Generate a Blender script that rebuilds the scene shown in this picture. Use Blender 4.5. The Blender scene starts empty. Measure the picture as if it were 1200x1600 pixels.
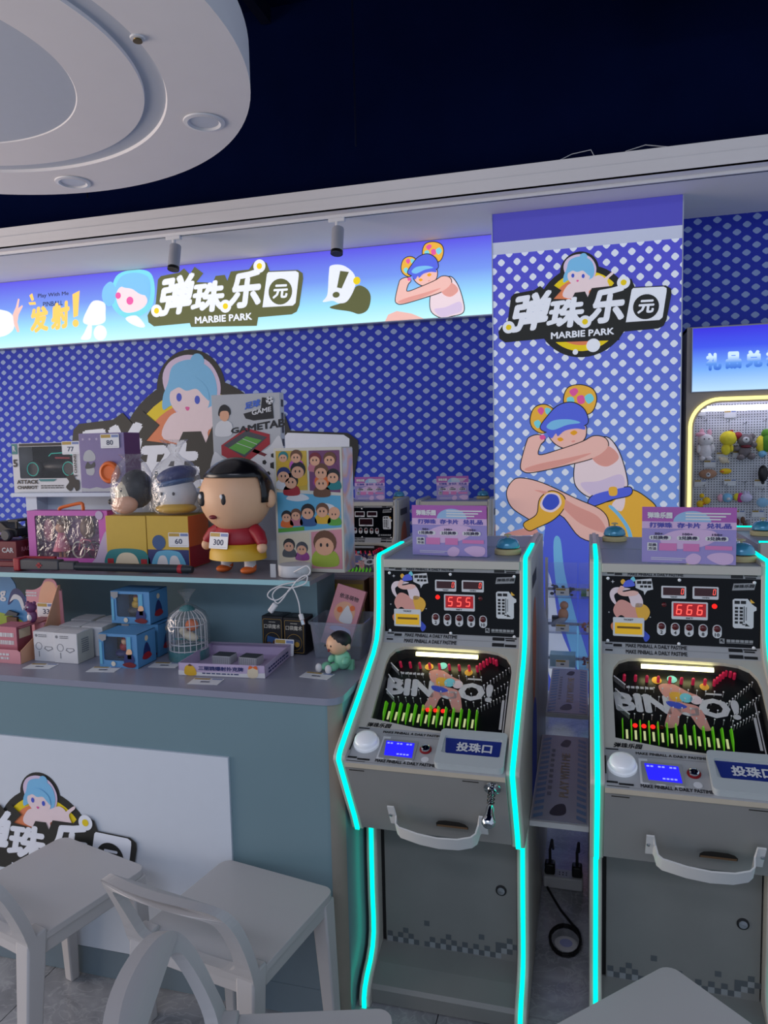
import bpy, bmesh, math, random
from mathutils import Vector, Matrix
from mathutils.geometry import tessellate_polygon
random.seed(7)
scene = bpy.context.scene
COL = scene.collection
PI = math.pi

# ------------------------------------------------------------------ camera
CAM_H, PITCH, ROLL, YAW, FPX = 1.6, math.radians(5.1), math.radians(1.3), math.radians(15.5), 1145.0
fw = Vector((-math.sin(YAW) * math.cos(PITCH), math.cos(YAW) * math.cos(PITCH), -math.sin(PITCH)))
rt = Vector((math.cos(YAW), math.sin(YAW), 0))
up = rt.cross(fw)
rx = math.cos(ROLL) * rt - math.sin(ROLL) * up
ux = math.cos(ROLL) * up + math.sin(ROLL) * rt
camd = bpy.data.cameras.new('camera')
camd.sensor_fit = 'VERTICAL'; camd.sensor_height = 24.0; camd.lens = FPX / 1600 * 24.0
camd.clip_start = 0.02; camd.clip_end = 100
cam = bpy.data.objects.new('camera', camd); COL.objects.link(cam)
cam.matrix_world = Matrix(((rx.x, ux.x, -fw.x, 0), (rx.y, ux.y, -fw.y, 0), (rx.z, ux.z, -fw.z, CAM_H), (0, 0, 0, 1)))
scene.camera = cam

# ------------------------------------------------------------------ light
def lin(c):
    if isinstance(c, str):
        c = [int(c[i:i + 2], 16) for i in (0, 2, 4)]
    r = []
    for v in c[:3]:
        v /= 255.0
        r.append(v / 12.92 if v <= .04045 else ((v + .055) / 1.055) ** 2.4)
    return tuple(r) + (1.0,)
world = bpy.data.worlds.new('world'); scene.world = world; world.use_nodes = True
bg = world.node_tree.nodes['Background']
bg.inputs[0].default_value = lin((190, 204, 226)); bg.inputs[1].default_value = 0.85
def area(name, loc, rot, sx, sy, power, col):
    l = bpy.data.lights.new(name, 'AREA'); l.shape = 'RECTANGLE'; l.size = sx; l.size_y = sy
    l.energy = power; l.color = lin(col)[:3]
    o = bpy.data.objects.new(name, l); COL.objects.link(o); o.location = loc; o.rotation_euler = rot
    return o
# the shop's unseen ceiling lamps behind the photographer; added warm fill from the left
area('unseen_ceiling_lamp_light', (-0.6, -1.6, 3.4), (math.radians(32), 0, 0), 2.6, 0.5, 30, (236, 236, 255))
area('warm_fill_light', (-6.4, 0.5, 1.25), (0, math.radians(-90), 0), 2.4, 4.4, 215, (255, 232, 214))
vs = scene.view_settings
vs.view_transform = 'Standard'; vs.look = 'None'; vs.exposure = 0.0; vs.gamma = 1.0; vs.use_curve_mapping = False

# ------------------------------------------------------------------ materials
MATS = {}
class NT:
    def __init__(s, m):
        m.use_nodes = True; s.t = m.node_tree; s.t.nodes.clear()
        s.out = s.t.nodes.new('ShaderNodeOutputMaterial')
    def n(s, kind, **kw):
        nd = s.t.nodes.new('ShaderNode' + kind)
        for k, v in kw.items(): setattr(nd, k, v)
        return nd
    def l(s, a, b): s.t.links.new(a, b)
    def put(s, sock, v):
        if hasattr(v, 'is_linked'): s.l(v, sock)
        else: sock.default_value = v
    def m(s, op, a, b=None, c=None):
        nd = s.n('Math', operation=op); s.put(nd.inputs[0], a)
        if b is not None: s.put(nd.inputs[1], b)
        if c is not None: s.put(nd.inputs[2], c)
        return nd.outputs[0]
    def mix(s, f, a, b):
        nd = s.n('Mix', data_type='RGBA'); s.put(nd.inputs[0], f); s.put(nd.inputs[6], a); s.put(nd.inputs[7], b)
        return nd.outputs[2]
    def ramp(s, f, stops):
        nd = s.n('ValToRGB'); s.l(f, nd.inputs[0]); e = nd.color_ramp.elements
        while len(e) < len(stops): e.new(0.5)
        for el, (p, c) in zip(e, stops): el.position = p; el.color = lin(c)
        return nd.outputs[0]
def mat(name, col, rough=.5, metal=0.0, var=.08, scale=25.0, bump=0.0, emit=0.0, emcol=None, trans=0.0, alpha=1.0, coat=0.0, spec=.5):
    if name in MATS: return MATS[name]
    m = bpy.data.materials.new(name); t = NT(m)
    b = t.n('BsdfPrincipled'); t.l(b.outputs[0], t.out.inputs[0])
    base = lin(col)
    if var > 0 or bump > 0:
        co = t.n('TexCoord'); nz = t.n('TexNoise'); nz.inputs['Scale'].default_value = scale; nz.inputs['Detail'].default_value = 3
        t.l(co.outputs['Object'], nz.inputs['Vector'])
        lo = tuple(v * (1 - var) for v in base[:3]) + (1,); hi = tuple(min(1, v * (1 + var)) for v in base[:3]) + (1,)
        t.l(t.mix(nz.outputs[0], lo, hi), b.inputs['Base Color'])
        if bump > 0:
            bp = t.n('Bump'); bp.inputs['Strength'].default_value = bump; bp.inputs['Distance'].default_value = .002
            t.l(nz.outputs[0], bp.inputs['Height']); t.l(bp.outputs[0], b.inputs['Normal'])
    else:
        b.inputs['Base Color'].default_value = base
    b.inputs['Roughness'].default_value = rough; b.inputs['Metallic'].default_value = metal
    b.inputs['Transmission Weight'].default_value = trans; b.inputs['Alpha'].default_value = alpha
    b.inputs['Coat Weight'].default_value = coat; b.inputs['Specular IOR Level'].default_value = spec
    if emit > 0:
        b.inputs['Emission Color'].default_value = lin(emcol or col); b.inputs['Emission Strength'].default_value = emit
    MATS[name] = m
    return m
def glow(name, col, s=1.0):
    if name in MATS: return MATS[name]
    m = bpy.data.materials.new(name); t = NT(m); e = t.n('Emission'); e.inputs[0].default_value = lin(col); e.inputs[1].default_value = s
    t.l(e.outputs[0], t.out.inputs[0]); MATS[name] = m
    return m
def film(name, col=(255, 255, 255), gloss=.35, rough=.08, haze=0.0, wrinkle=0.0, k=.6):
    """clear plastic: mostly see-through, with a facing-dependent gloss and a little haze"""
    if name in MATS: return MATS[name]
    m = bpy.data.materials.new(name); t = NT(m)
    tr = t.n('BsdfTransparent'); tr.inputs[0].default_value = lin(col)
    gl = t.n('BsdfGlossy'); gl.inputs['Roughness'].default_value = rough
    df = t.n('BsdfDiffuse'); df.inputs[0].default_value = lin(col)
    lw = t.n('LayerWeight'); lw.inputs[0].default_value = gloss
    mh = t.n('MixShader'); mh.inputs[0].default_value = haze; t.l(tr.outputs[0], mh.inputs[1]); t.l(df.outputs[0], mh.inputs[2])
    ms = t.n('MixShader'); t.l(t.m('MULTIPLY', lw.outputs['Facing'], k), ms.inputs[0]); t.l(mh.outputs[0], ms.inputs[1]); t.l(gl.outputs[0], ms.inputs[2])
    if wrinkle:
        co = t.n('TexCoord'); nz = t.n('TexNoise'); nz.inputs['Scale'].default_value = 30; nz.inputs['Distortion'].default_value = 1.5
        t.l(co.outputs['Object'], nz.inputs['Vector'])
        bp = t.n('Bump'); bp.inputs['Strength'].default_value = wrinkle; bp.inputs['Distance'].default_value = .01
        t.l(nz.outputs[0], bp.inputs['Height']); t.l(bp.outputs[0], gl.inputs['Normal']); t.l(bp.outputs[0], lw.inputs['Normal'])
    t.l(ms.outputs[0], t.out.inputs[0]); MATS[name] = m
    return m
def gradmat(name, axis, lo, hi, stops, emit=1.0, dots=None, dotcol=None, rough=.5, diffuse=1.0):
    """print whose colour runs along an axis, optionally with staggered quatrefoil dots (px, pz, rx, rz, x0, z0)"""
    m = bpy.data.materials.new(name); t = NT(m)
    co = t.n('TexCoord'); sp = t.n('SeparateXYZ'); t.l(co.outputs['Object'], sp.inputs[0])
    v = sp.outputs['XYZ'.index(axis)]
    f = t.m('DIVIDE', t.m('SUBTRACT', v, lo), hi - lo)
    c = t.ramp(f, stops)
    if dots:
        px, pz, rxx, rz, x0, z0 = dots
        u = t.m('DIVIDE', t.m('SUBTRACT', sp.outputs[0], x0), px); w = t.m('DIVIDE', t.m('SUBTRACT', sp.outputs[2], z0), pz)
        best = None
        for o in (0.0, 0.5):
            a = t.m('MULTIPLY', t.m('SUBTRACT', t.m('FRACT', t.m('ADD', u, o)), .5), px / rxx)
            b = t.m('MULTIPLY', t.m('SUBTRACT', t.m('FRACT', t.m('ADD', w, o)), .5), pz / rz)
            a2 = t.m('MULTIPLY', a, a); b2 = t.m('MULTIPLY', b, b); r2 = t.m('ADD', a2, b2)
            c4 = t.m('DIVIDE', t.m('MULTIPLY', a2, b2), t.m('ADD', t.m('MULTIPLY', r2, r2), 1e-5))
            lim = t.m('SUBTRACT', 1.06, t.m('MULTIPLY', c4, .55))
            d = t.m('LESS_THAN', t.m('SQRT', r2), lim)
            best = d if best is None else t.m('MAXIMUM', best, d)
        c = t.mix(best, c, lin(dotcol))
    b = t.n('BsdfPrincipled'); b.inputs['Roughness'].default_value = rough
    if diffuse < 1:
        t.l(t.mix(diffuse, (0, 0, 0, 1), c), b.inputs['Base Color'])
    else:
        t.l(c, b.inputs['Base Color'])
    if emit > 0: t.l(c, b.inputs['Emission Color']); b.inputs['Emission Strength'].default_value = emit
    t.l(b.outputs[0], t.out.inputs[0]); MATS[name] = m
    return m

# ------------------------------------------------------------------ mesh helpers
class MB:
    def __init__(s): s.v = []; s.f = []; s.M = None
    def add(s, vs, fs):
        n = len(s.v)
        s.v += [tuple(s.M @ Vector(p)) for p in vs] if s.M else [tuple(p) for p in vs]
        s.f += [tuple(i + n for i in f) for f in fs]
        return s
    def box(s, x0, x1, y0, y1, z0, z1):
        return s.add([(x0, y0, z0), (x1, y0, z0), (x1, y1, z0), (x0, y1, z0), (x0, y0, z1), (x1, y0, z1), (x1, y1, z1), (x0, y1, z1)],
                     [(0, 3, 2, 1), (4, 5, 6, 7), (0, 1, 5, 4), (1, 2, 6, 5), (2, 3, 7, 6), (3, 0, 4, 7)])
    def prism(s, poly, axis, a, b):
        """closed 2D outline swept along x (poly = y,z), y (poly = x,z) or z (poly = x,y)"""
        def P(p, h): return {'x': (h, p[0], p[1]), 'y': (p[0], h, p[1]), 'z': (p[0], p[1], h)}[axis]
        n = len(poly); vs = [P(p, a) for p in poly] + [P(p, b) for p in poly]
        tri = tessellate_polygon([[Vector((p[0], p[1], 0)) for p in poly]])
        fs = [tuple(t) for t in tri] + [tuple(i + n for i in reversed(t)) for t in tri]
        fs += [(i, (i + 1) % n, (i + 1) % n + n, i + n) for i in range(n)]
        return s.add(vs, fs)
    def lathe(s, prof, n=24, c=(0, 0, 0), axis='z', caps=True):
        vs = []; fs = []
        for r, h in prof:
            for k in range(n):
                a = 2 * PI * k / n; p = (r * math.cos(a), r * math.sin(a), h)
                if axis == 'y': p = (p[0], h, p[1])
                if axis == 'x': p = (h, p[0], p[1])
                vs.append((p[0] + c[0], p[1] + c[1], p[2] + c[2]))
        m = len(prof)
        for j in range(m - 1):
            for k in range(n): fs.append((j * n + k, j * n + (k + 1) % n, (j + 1) * n + (k + 1) % n, (j + 1) * n + k))
        if caps:
            fs.append(tuple(reversed(range(n)))); fs.append(tuple(range((m - 1) * n, m * n)))
        return s.add(vs, fs)
    def ball(s, c, r, n=20, m=12):
        if not hasattr(r, '__len__'): r = (r, r, r)
        vs = []; fs = []
        for j in range(1, m):
            t = PI * j / m
            for k in range(n):
                a = 2 * PI * k / n
                vs.append((c[0] + r[0] * math.sin(t) * math.cos(a), c[1] + r[1] * math.sin(t) * math.sin(a), c[2] - r[2] * math.cos(t)))
        vs += [(c[0], c[1], c[2] - r[2]), (c[0], c[1], c[2] + r[2])]
        for j in range(m - 2):
            for k in range(n): fs.append((j * n + k, j * n + (k + 1) % n, (j + 1) * n + (k + 1) % n, (j + 1) * n + k))
        b = (m - 1) * n
        for k in range(n):
            fs.append((b, (k + 1) % n, k)); fs.append((b + 1, (m - 2) * n + k, (m - 2) * n + (k + 1) % n))
        return s.add(vs, fs)
    def tube(s, path, r, n=8, closed=False, flat=None):
        """round (or flat = (half width along side vector, half thickness)) bar along a path; r may be a list"""
        P = [Vector(p) for p in path]; L = len(P); vs = []; fs = []
        ref = None
        for i in range(L):
            a = P[i - 1] if (i or closed) else P[0]; b = P[(i + 1) % L] if (i < L - 1 or closed) else P[-1]
            t = (b - a).normalized()
            if ref is None:
                ref = Vector((0, 0, 1)) if abs(t.z) < .9 else Vector((1, 0, 0))
            u = (ref - t * ref.dot(t)).normalized(); ref = u; w = t.cross(u)
            rr = r[i] if hasattr(r, '__len__') else r
            for k in range(n):
                g = 2 * PI * k / n
                vs.append(P[i] + (u * math.cos(g) + w * math.sin(g)) * rr)
        for i in range(L if closed else L - 1):
            j = (i + 1) % L
            for k in range(n): fs.append((i * n + k, i * n + (k + 1) % n, j * n + (k + 1) % n, j * n + k))
        if not closed: fs.append(tuple(reversed(range(n)))); fs.append(tuple(range((L - 1) * n, L * n)))
        return s.add(vs, fs)
    def ribbon(s, outline, x0, x1, th, back=.002):
        """strip of constant width in x following an open (y,z) outline, standing proud by th"""
        n = len(outline); nr = []
        for i in range(n):
            a = outline[max(0, i - 1)]; b = outline[min(n - 1, i + 1)]
            d = Vector((b[0] - a[0], b[1] - a[1])).normalized(); nr.append((d.y, -d.x))
        vs = []
        for (y, z), (ny, nz) in zip(outline, nr):
            vs += [(x0, y - ny * back, z - nz * back), (x0, y + ny * th, z + nz * th), (x1, y + ny * th, z + nz * th), (x1, y - ny * back, z - nz * back)]
        fs = []
        for i in range(n - 1):
            for k in range(4): fs.append((i * 4 + k, i * 4 + (k + 1) % 4, i * 4 + 4 + (k + 1) % 4, i * 4 + 4 + k))
        fs += [(3, 2, 1, 0), (n * 4 - 4, n * 4 - 3, n * 4 - 2, n * 4 - 1)]
        return s.add(vs, fs)
    def build(s, name, m, parent=None, smooth=False, bevel=0.0, seg=2, sub=0, angle=40):
        me = bpy.data.meshes.new(name); me.from_pydata(s.v, [], s.f); me.validate()
        bm = bmesh.new(); bm.from_mesh(me); bmesh.ops.recalc_face_normals(bm, faces=bm.faces); bm.to_mesh(me); bm.free()
        return obj(name, me, m, parent, smooth, bevel, seg, sub, angle)
def obj(name, me, m, parent=None, smooth=False, bevel=0.0, seg=2, sub=0, angle=40):
    o = bpy.data.objects.new(name, me); COL.objects.link(o)
    if m is not None: me.materials.append(MATS[m] if isinstance(m, str) else m)
    if parent is not None: o.parent = parent
    if bevel > 0:
        b = o.modifiers.new('bevel', 'BEVEL'); b.width = bevel; b.segments = seg; b.limit_method = 'ANGLE'; b.angle_limit = math.radians(35)
    if sub: d = o.modifiers.new('sub', 'SUBSURF'); d.levels = sub; d.render_levels = sub
    if smooth or bevel > 0:
        for p in me.polygons: p.use_smooth = True
        if not sub: me.set_sharp_from_angle(angle=math.radians(angle))
    return o
def tag(o, label=None, cat=None, group=None, kind=None):
    if label: o['label'] = label
    if cat: o['category'] = cat
    if group: o['group'] = group
    if kind: o['kind'] = kind
    return o
def thing(name, label, cat, loc=(0, 0, 0), rz=0.0, group=None):
    o = bpy.data.objects.new(name, None); COL.objects.link(o); o.location = loc; o.rotation_euler = (0, 0, rz); o.empty_display_size = .05
    return tag(o, label, cat, group)
def copy_tree(o, parent=None):
    c = o.copy(); COL.objects.link(c); c.parent = parent
    for ch in list(o.children): copy_tree(ch, c)
    return c

# 2D prints laid on a plane: FR = function (u, v, lift) -> point
def yplane(Y): return lambda u, v, h: (u, Y - h, v)
def zplane(Z): return lambda u, v, h: (u, v, Z + h)
def slope(a, b):
    """machine panel through profile points a, b (y, z): u = local x, v = distance from a towards b"""
    d = Vector((b[0] - a[0], b[1] - a[1])).normalized(); nx, nz = (d.y, -d.x)
    if nx > 0 or (abs(nx) < 1e-6 and nz < 0): nx, nz = -nx, -nz
    return lambda u, v, h: (u, a[0] + d.x * v + nx * h, a[1] + d.y * v + nz * h)
def flat(name, parent, FR, lift, m, polys, thick=0.0, holes=()):
    if len(polys) > 1 and not thick:
        return [flat(name, parent, FR, lift + i * 8e-5, m, [p]) for i, p in enumerate(polys)][0]
    mb = MB()
    for p in polys:
        if len(p) < 3: continue
        tri = tessellate_polygon([[Vector((q[0], q[1], 0)) for q in p]])
        n = len(p)
        if thick:
            vs = [FR(q[0], q[1], lift) for q in p] + [FR(q[0], q[1], lift + thick) for q in p]
            mb.add(vs, [tuple(t) for t in tri] + [tuple(i + n for i in reversed(t)) for t in tri] + [(i, (i + 1) % n, (i + 1) % n + n, i + n) for i in range(n)])
        else:
            mb.add([FR(q[0], q[1], lift) for q in p], [tuple(t) for t in tri])
    me = bpy.data.meshes.new(name); me.from_pydata(mb.v, [], mb.f)
    return obj(name, me, m, parent)
def smooth(pts, n=5):
    out = []; L = len(pts)
    for i in range(L):
        p0, p1, p2, p3 = pts[i - 1], pts[i], pts[(i + 1) % L], pts[(i + 2) % L]
        for k in range(n):
            t = k / n
            out.append(tuple(.5 * (2 * p1[j] + (p2[j] - p0[j]) * t + (2 * p0[j] - 5 * p1[j] + 4 * p2[j] - p3[j]) * t * t + (3 * p1[j] - p0[j] - 3 * p2[j] + p3[j]) * t ** 3) for j in (0, 1)))
    return out
def spline(pts, n=6):
    out = []; L = len(pts)
    for i in range(L - 1):
        p0, p1, p2, p3 = pts[max(0, i - 1)], pts[i], pts[i + 1], pts[min(L - 1, i + 2)]
        for k in range(n):
            t = k / n
            out.append(tuple(.5 * (2 * p1[j] + (p2[j] - p0[j]) * t + (2 * p0[j] - 5 * p1[j] + 4 * p2[j] - p3[j]) * t * t + (3 * p1[j] - p0[j] - 3 * p2[j] + p3[j]) * t ** 3) for j in range(len(p1))))
    return out + [tuple(pts[-1])]
def circ(c, r, n=28, r2=None):
    return [(c[0] + r * math.cos(2 * PI * k / n), c[1] + (r2 or r) * math.sin(2 * PI * k / n)) for k in range(n)]
def rrect(x0, x1, y0, y1, r, n=5):
    out = []
    for cx, cy, a in ((x1 - r, y1 - r, 0), (x0 + r, y1 - r, PI / 2), (x0 + r, y0 + r, PI), (x1 - r, y0 + r, 1.5 * PI)):
        for k in range(n + 1):
            g = a + PI / 2 * k / n; out.append((cx + r * math.cos(g), cy + r * math.sin(g)))
    return out
def plate(name, parent, FR, lift, m, outer, hole, thick):
    """flat plate with one opening"""
    loops = [[Vector((p[0], p[1], 0)) for p in outer], [Vector((p[0], p[1], 0)) for p in hole]]
    tri = tessellate_polygon(loops); P = outer + hole; n = len(P); no = len(outer); nh = len(hole)
    vs = [FR(q[0], q[1], lift) for q in P] + [FR(q[0], q[1], lift + thick) for q in P]
    fs = [tuple(t) for t in tri] + [tuple(i + n for i in reversed(t)) for t in tri]
    fs += [(i, (i + 1) % no, (i + 1) % no + n, i + n) for i in range(no)]
    fs += [(no + i, no + (i + 1) % nh, no + (i + 1) % nh + n, no + i + n) for i in range(nh)]
    return MB().add(vs, fs).build(name, m, parent)
def rect(x0, x1, y0, y1): return [(x0, y0), (x1, y0), (x1, y1), (x0, y1)]
TXT = {}
def textmesh(body, bold):
    if (body, bold) not in TXT:
        cu = bpy.data.curves.new('lettering', 'FONT'); cu.body = body; cu.size = 1; cu.resolution_u = 2
        o = bpy.data.objects.new('lettering', cu); COL.objects.link(o)
        bpy.context.view_layer.update()
        me = bpy.data.meshes.new_from_object(o.evaluated_get(bpy.context.evaluated_depsgraph_get()))
        vs = [(v.co.x, v.co.y) for v in me.vertices]; fs = [tuple(p.vertices) for p in me.polygons]
        bpy.data.objects.remove(o); bpy.data.curves.remove(cu); bpy.data.meshes.remove(me)
        if bold:
            v0, f0 = vs, fs; vs = []; fs = []
            sh = [(0, 0)] + [(bold * math.cos(PI * k / 4), bold * math.sin(PI * k / 4)) for k in range(8)]
            for dx, dy in sh:
                n = len(vs); vs = vs + [(x + dx, y + dy) for x, y in v0]; fs = fs + [tuple(i + n for i in f) for f in f0]
        x0 = min(v[0] for v in vs); x1 = max(v[0] for v in vs); y0 = min(v[1] for v in vs); y1 = max(v[1] for v in vs)
        n0 = len(vs) // (9 if bold else 1)
        TXT[(body, bold)] = ([((v[0] - x0) / (x1 - x0), (v[1] - y0) / (y1 - y0), i // n0) for i, v in enumerate(vs)], fs)
    return TXT[(body, bold)]
def txt(name, parent, FR, lift, m, items, bold=.02):
    """items: (text, quad) with quad = lower left, lower right, upper right, upper left (or x0, x1, y0, y1)"""
    V = []; F = []
    for body, q in items:
        if not hasattr(q[0], '__len__'): x0, x1, y0, y1 = q; q = [(x0, y0), (x1, y0), (x1, y1), (x0, y1)]
        vs, fs = textmesh(body, bold); n = len(V)
        for s, t, lay in vs:
            u = (q[0][0] * (1 - s) + q[1][0] * s) * (1 - t) + (q[3][0] * (1 - s) + q[2][0] * s) * t
            v = (q[0][1] * (1 - s) + q[1][1] * s) * (1 - t) + (q[3][1] * (1 - s) + q[2][1] * s) * t
            V.append(FR(u, v, lift + lay * 5e-5))
        F += [tuple(i + n for i in f) for f in fs]
    me = bpy.data.meshes.new(name); me.from_pydata(V, [], F)
    return obj(name, me, m, parent)


# ------------------------------------------------------------------ setting
mat('navy_paint', (8, 18, 52), 1.0, var=.2, scale=4, spec=0)
mat('white_paint', (234, 232, 234), .75, var=.03, scale=6, bump=.04)
mat('disc_paint', (236, 234, 236), .8, var=.03, scale=5, bump=.03)
mat('steel_dark', (8, 13, 38), .9, var=.15, spec=.1)
mat('tile_stone', (128, 130, 132), .16, var=.0)
def tile_material():
    m = bpy.data.materials.new('floor_stone'); t = NT(m); b = t.n('BsdfPrincipled'); t.l(b.outputs[0], t.out.inputs[0])
    co = t.n('TexCoord'); oi = t.n('ObjectInfo'); ad = t.n('VectorMath', operation='ADD'); t.l(co.outputs['Object'], ad.inputs[0]); t.l(oi.outputs['Location'], ad.inputs[1])
    n1 = t.n('TexNoise'); n1.inputs['Scale'].default_value = 3.5; n1.inputs['Detail'].default_value = 8; n1.inputs['Distortion'].default_value = 1.8; t.l(ad.outputs[0], n1.inputs['Vector'])
    n2 = t.n('TexNoise'); n2.inputs['Scale'].default_value = 9; n2.inputs['Detail'].default_value = 10; n2.inputs['Distortion'].default_value = 3; t.l(ad.outputs[0], n2.inputs['Vector'])
    c = t.ramp(n1.outputs[0], [(.3, (124, 126, 130)), (.55, (156, 158, 162)), (.7, (178, 180, 183))])
    vein = t.ramp(n2.outputs[0], [(.46, (0, 0, 0)), (.5, (255, 255, 255)), (.54, (0, 0, 0))])
    t.l(t.mix(t.m('MULTIPLY', vein, .35), c, lin((196, 198, 200))), b.inputs['Base Color'])
    t.l(t.m('MULTIPLY_ADD', n2.outputs[0], .16, .1), b.inputs['Roughness']); MATS['floor_stone'] = m
tile_material()
mat('grout', (58, 60, 64), .9)
fl = MB().box(-6.6, 3.0, -1.6, 5.3, -.06, -.004).build('floor', 'grout'); tag(fl, kind='structure')
tile0 = None
for i in range(13):
    for j in range(8):
        x = -4.9 + .6 * i; y = .45 + .6 * j
        if tile0 is None:
            tile0 = MB().box(-.2985, .2985, -.2985, .2985, -.0045, 0).build('floor_tile', 'floor_stone', fl); o = tile0
        else:
            o = tile0.copy(); COL.objects.link(o)
        o.location = (x, y, 0)
# back wall with the printed dots; runs behind everything
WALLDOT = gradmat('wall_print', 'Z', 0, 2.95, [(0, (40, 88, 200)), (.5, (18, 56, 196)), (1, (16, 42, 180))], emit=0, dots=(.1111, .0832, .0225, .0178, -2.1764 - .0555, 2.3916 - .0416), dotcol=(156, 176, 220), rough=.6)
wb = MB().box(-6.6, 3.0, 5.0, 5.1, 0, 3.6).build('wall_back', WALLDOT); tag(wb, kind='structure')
ce = MB().box(-6.6, 3.0, -1.6, 5.1, 4.3, 4.4).build('ceiling', 'navy_paint'); tag(ce, kind='structure')
MB().box(-6.6, 3.0, 4.42, 4.55, 3.05, 4.3).build('upper_wall', 'navy_paint', ce)
for x in (-1.9, -.55, .45):
    MB().box(x - .03, x + .03, -1.5, 4.4, 4.2, 4.3).build('steel_joist', 'steel_dark', ce)
for y in (1.2, 3.2):
    MB().box(-6.6, 3.0, y - .04, y + .04, 4.22, 4.3).build('steel_joist', 'steel_dark', ce)
MB().box(.1, .75, 2.6, 3.9, 3.7, 4.2).build('air_duct', 'steel_dark', ce, bevel=.02)
for x, y in ((-1.1, 3.6), (.95, 3.5), (-2.8, 3.8)):
    MB().lathe([(.005, 3.08), (.005, 4.3)], 6, (x, y, 0)).build('hanging_rod', 'steel_dark', ce)
# white bulkhead: beam, lip, soffit
be = MB().box(-6.6, 3.0, 4.11, 4.5, 2.972, 3.08).build('trim_1', 'white_paint'); tag(be, kind='structure')
MB().box(-6.6, 3.0, 4.098, 4.13, 2.957, 2.984).build('bulkhead_lip', 'white_paint', be)
MB().box(-6.6, 3.0, 4.10, 5.02, 2.957, 3.02).build('soffit', 'white_paint', be)
MB().tube([(-.37, 4.2, 3.08), (-.22, 4.25, 3.1), (-.08, 4.3, 3.17), (.02, 4.3, 3.18), (.06, 4.3, 3.1)], .0025, 5).build('loose_wire', 'white_paint', be)
MB().tube([(.17, 4.3, 3.08), (.2, 4.3, 3.15), (.3, 4.3, 3.17), (.5, 4.28, 3.12), (.62, 4.25, 3.08)], .0025, 5).build('loose_wire', 'white_paint', be)
mat('track_white', (225, 226, 230), .45, var=.02)
mat('black_plastic', (14, 14, 17), .4, var=.1)
mat('lamp_lens', (60, 62, 66), .2)
tr = thing('lighting_track', 'slim white lighting track fixed under the front edge of the ceiling bulkhead', 'lighting track')
MB().box(-5.0, 2.8, 4.20, 4.235, 2.94, 2.957).build('track_rail', 'track_white', tr)
MB().box(-5.0, 2.8, 4.213, 4.222, 2.9385, 2.9405).build('track_slot', 'black_plastic', tr)
for x, lab in ((-2.495, 'white cylinder track spotlight above the word logo of the light box sign'), (-1.415, 'white cylinder track spotlight nearer the printed column')):
    s = thing('track_spotlight', lab, 'spotlight', (x, 4.215, 2.94), 0, 'track spotlights')
    MB().box(-.05, .05, -.016, .016, -.022, 0).build('track_adapter', 'track_white', s, bevel=.003)
    MB().lathe([(.012, -.07), (.012, -.02)], 12).build('stem', 'track_white', s)
    MB().box(-.02, -.016, -.014, .014, -.1, -.05).box(.016, .02, -.014, .014, -.1, -.05).box(-.02, .02, -.014, .014, -.056, -.05).build('yoke', 'track_white', s)
    b = MB().lathe([(.02, .07), (.034, .065), (.036, .06), (.036, -.09), (.033, -.095)], 24).build('lamp_body', mat('lamp_grey', (168, 170, 180), .45, var=.02), s, smooth=True)
    b.location = (0, 0, -.115); b.rotation_euler = (math.radians(-14), 0, 0)
    c = MB().lathe([(.033, -.0955), (.03, -.08), (.012, -.075)], 24).build('reflector', 'lamp_lens', b, smooth=True)
    MB().lathe([(.0362, -.096), (.0362, -.078), (.0365, -.078), (.0365, -.096)], 24, caps=False).build('black_rim', 'black_plastic', b)

# ceiling disc
dc = thing('ceiling_disc', 'large round white dropped ceiling disc with concentric grooves', 'ceiling disc', (-2.464, 2.219, 3.0))
mat('cove_panel', (196, 204, 216), .7, var=.02)
prof = [(.0, .014), (.645, .006), (.65, .0), (.902, .0), (.905, .014), (.985, .014), (.99, 0), (1.313, 0), (1.313, .165), (0, .165)]
MB().lathe(prof[1:-1], 128).build('disc_body', 'disc_paint', dc, smooth=True, angle=25)
MB().lathe([(.9, .011), (.9, .0125), (.99, .0125), (.99, .011)], 128, caps=False).build('cove_strip', 'cove_panel', dc, smooth=True, angle=25)
MB().lathe([(.0, .004), (.65, .004), (.65, .0055), (0, .0055)], 128).build('centre_panel', 'cove_panel', dc, smooth=True, angle=25)
for k in range(4):
    MB().lathe([(.006, .16), (.006, 1.28)], 6, (.8 * math.cos(k * PI / 2), .8 * math.sin(k * PI / 2), 0)).build('hanging_rod', 'steel_dark', dc)
mat('downlight_glass', (205, 212, 224), .4, var=.02)
for x, y, lab in ((-1.577, 2.954, 'round recessed downlight on the right part of the ceiling disc'), (-2.562, 3.367, 'round recessed downlight at the lower edge of the ceiling disc')):
    d = thing('downlight', lab, 'downlight', (x, y, 2.999), 0, 'downlights in the ceiling disc')
    MB().lathe([(.088, 0), (.086, -.006), (.07, -.009), (.062, -.002), (.06, .0)], 36, caps=False).build('trim_ring', 'track_white', d, smooth=True)
    MB().lathe([(0.001, -.001), (.062, -.001)], 36, caps=False).build('diffuser', 'downlight_glass', d)
sp_ = thing('sprinkler_head', 'small brass sprinkler head in the underside of the ceiling disc', 'sprinkler', (-1.471, 2.312, 3.0))
mat('brass_old', (120, 104, 70), .4, .8)
MB().lathe([(.026, 0), (.024, -.005), (.01, -.006)], 20).build('escutcheon', 'track_white', sp_)
MB().lathe([(.014, -.005), (.012, -.008), (.016, -.011), (.016, -.013)], 14).build('nozzle', 'brass_old', sp_)

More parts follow.
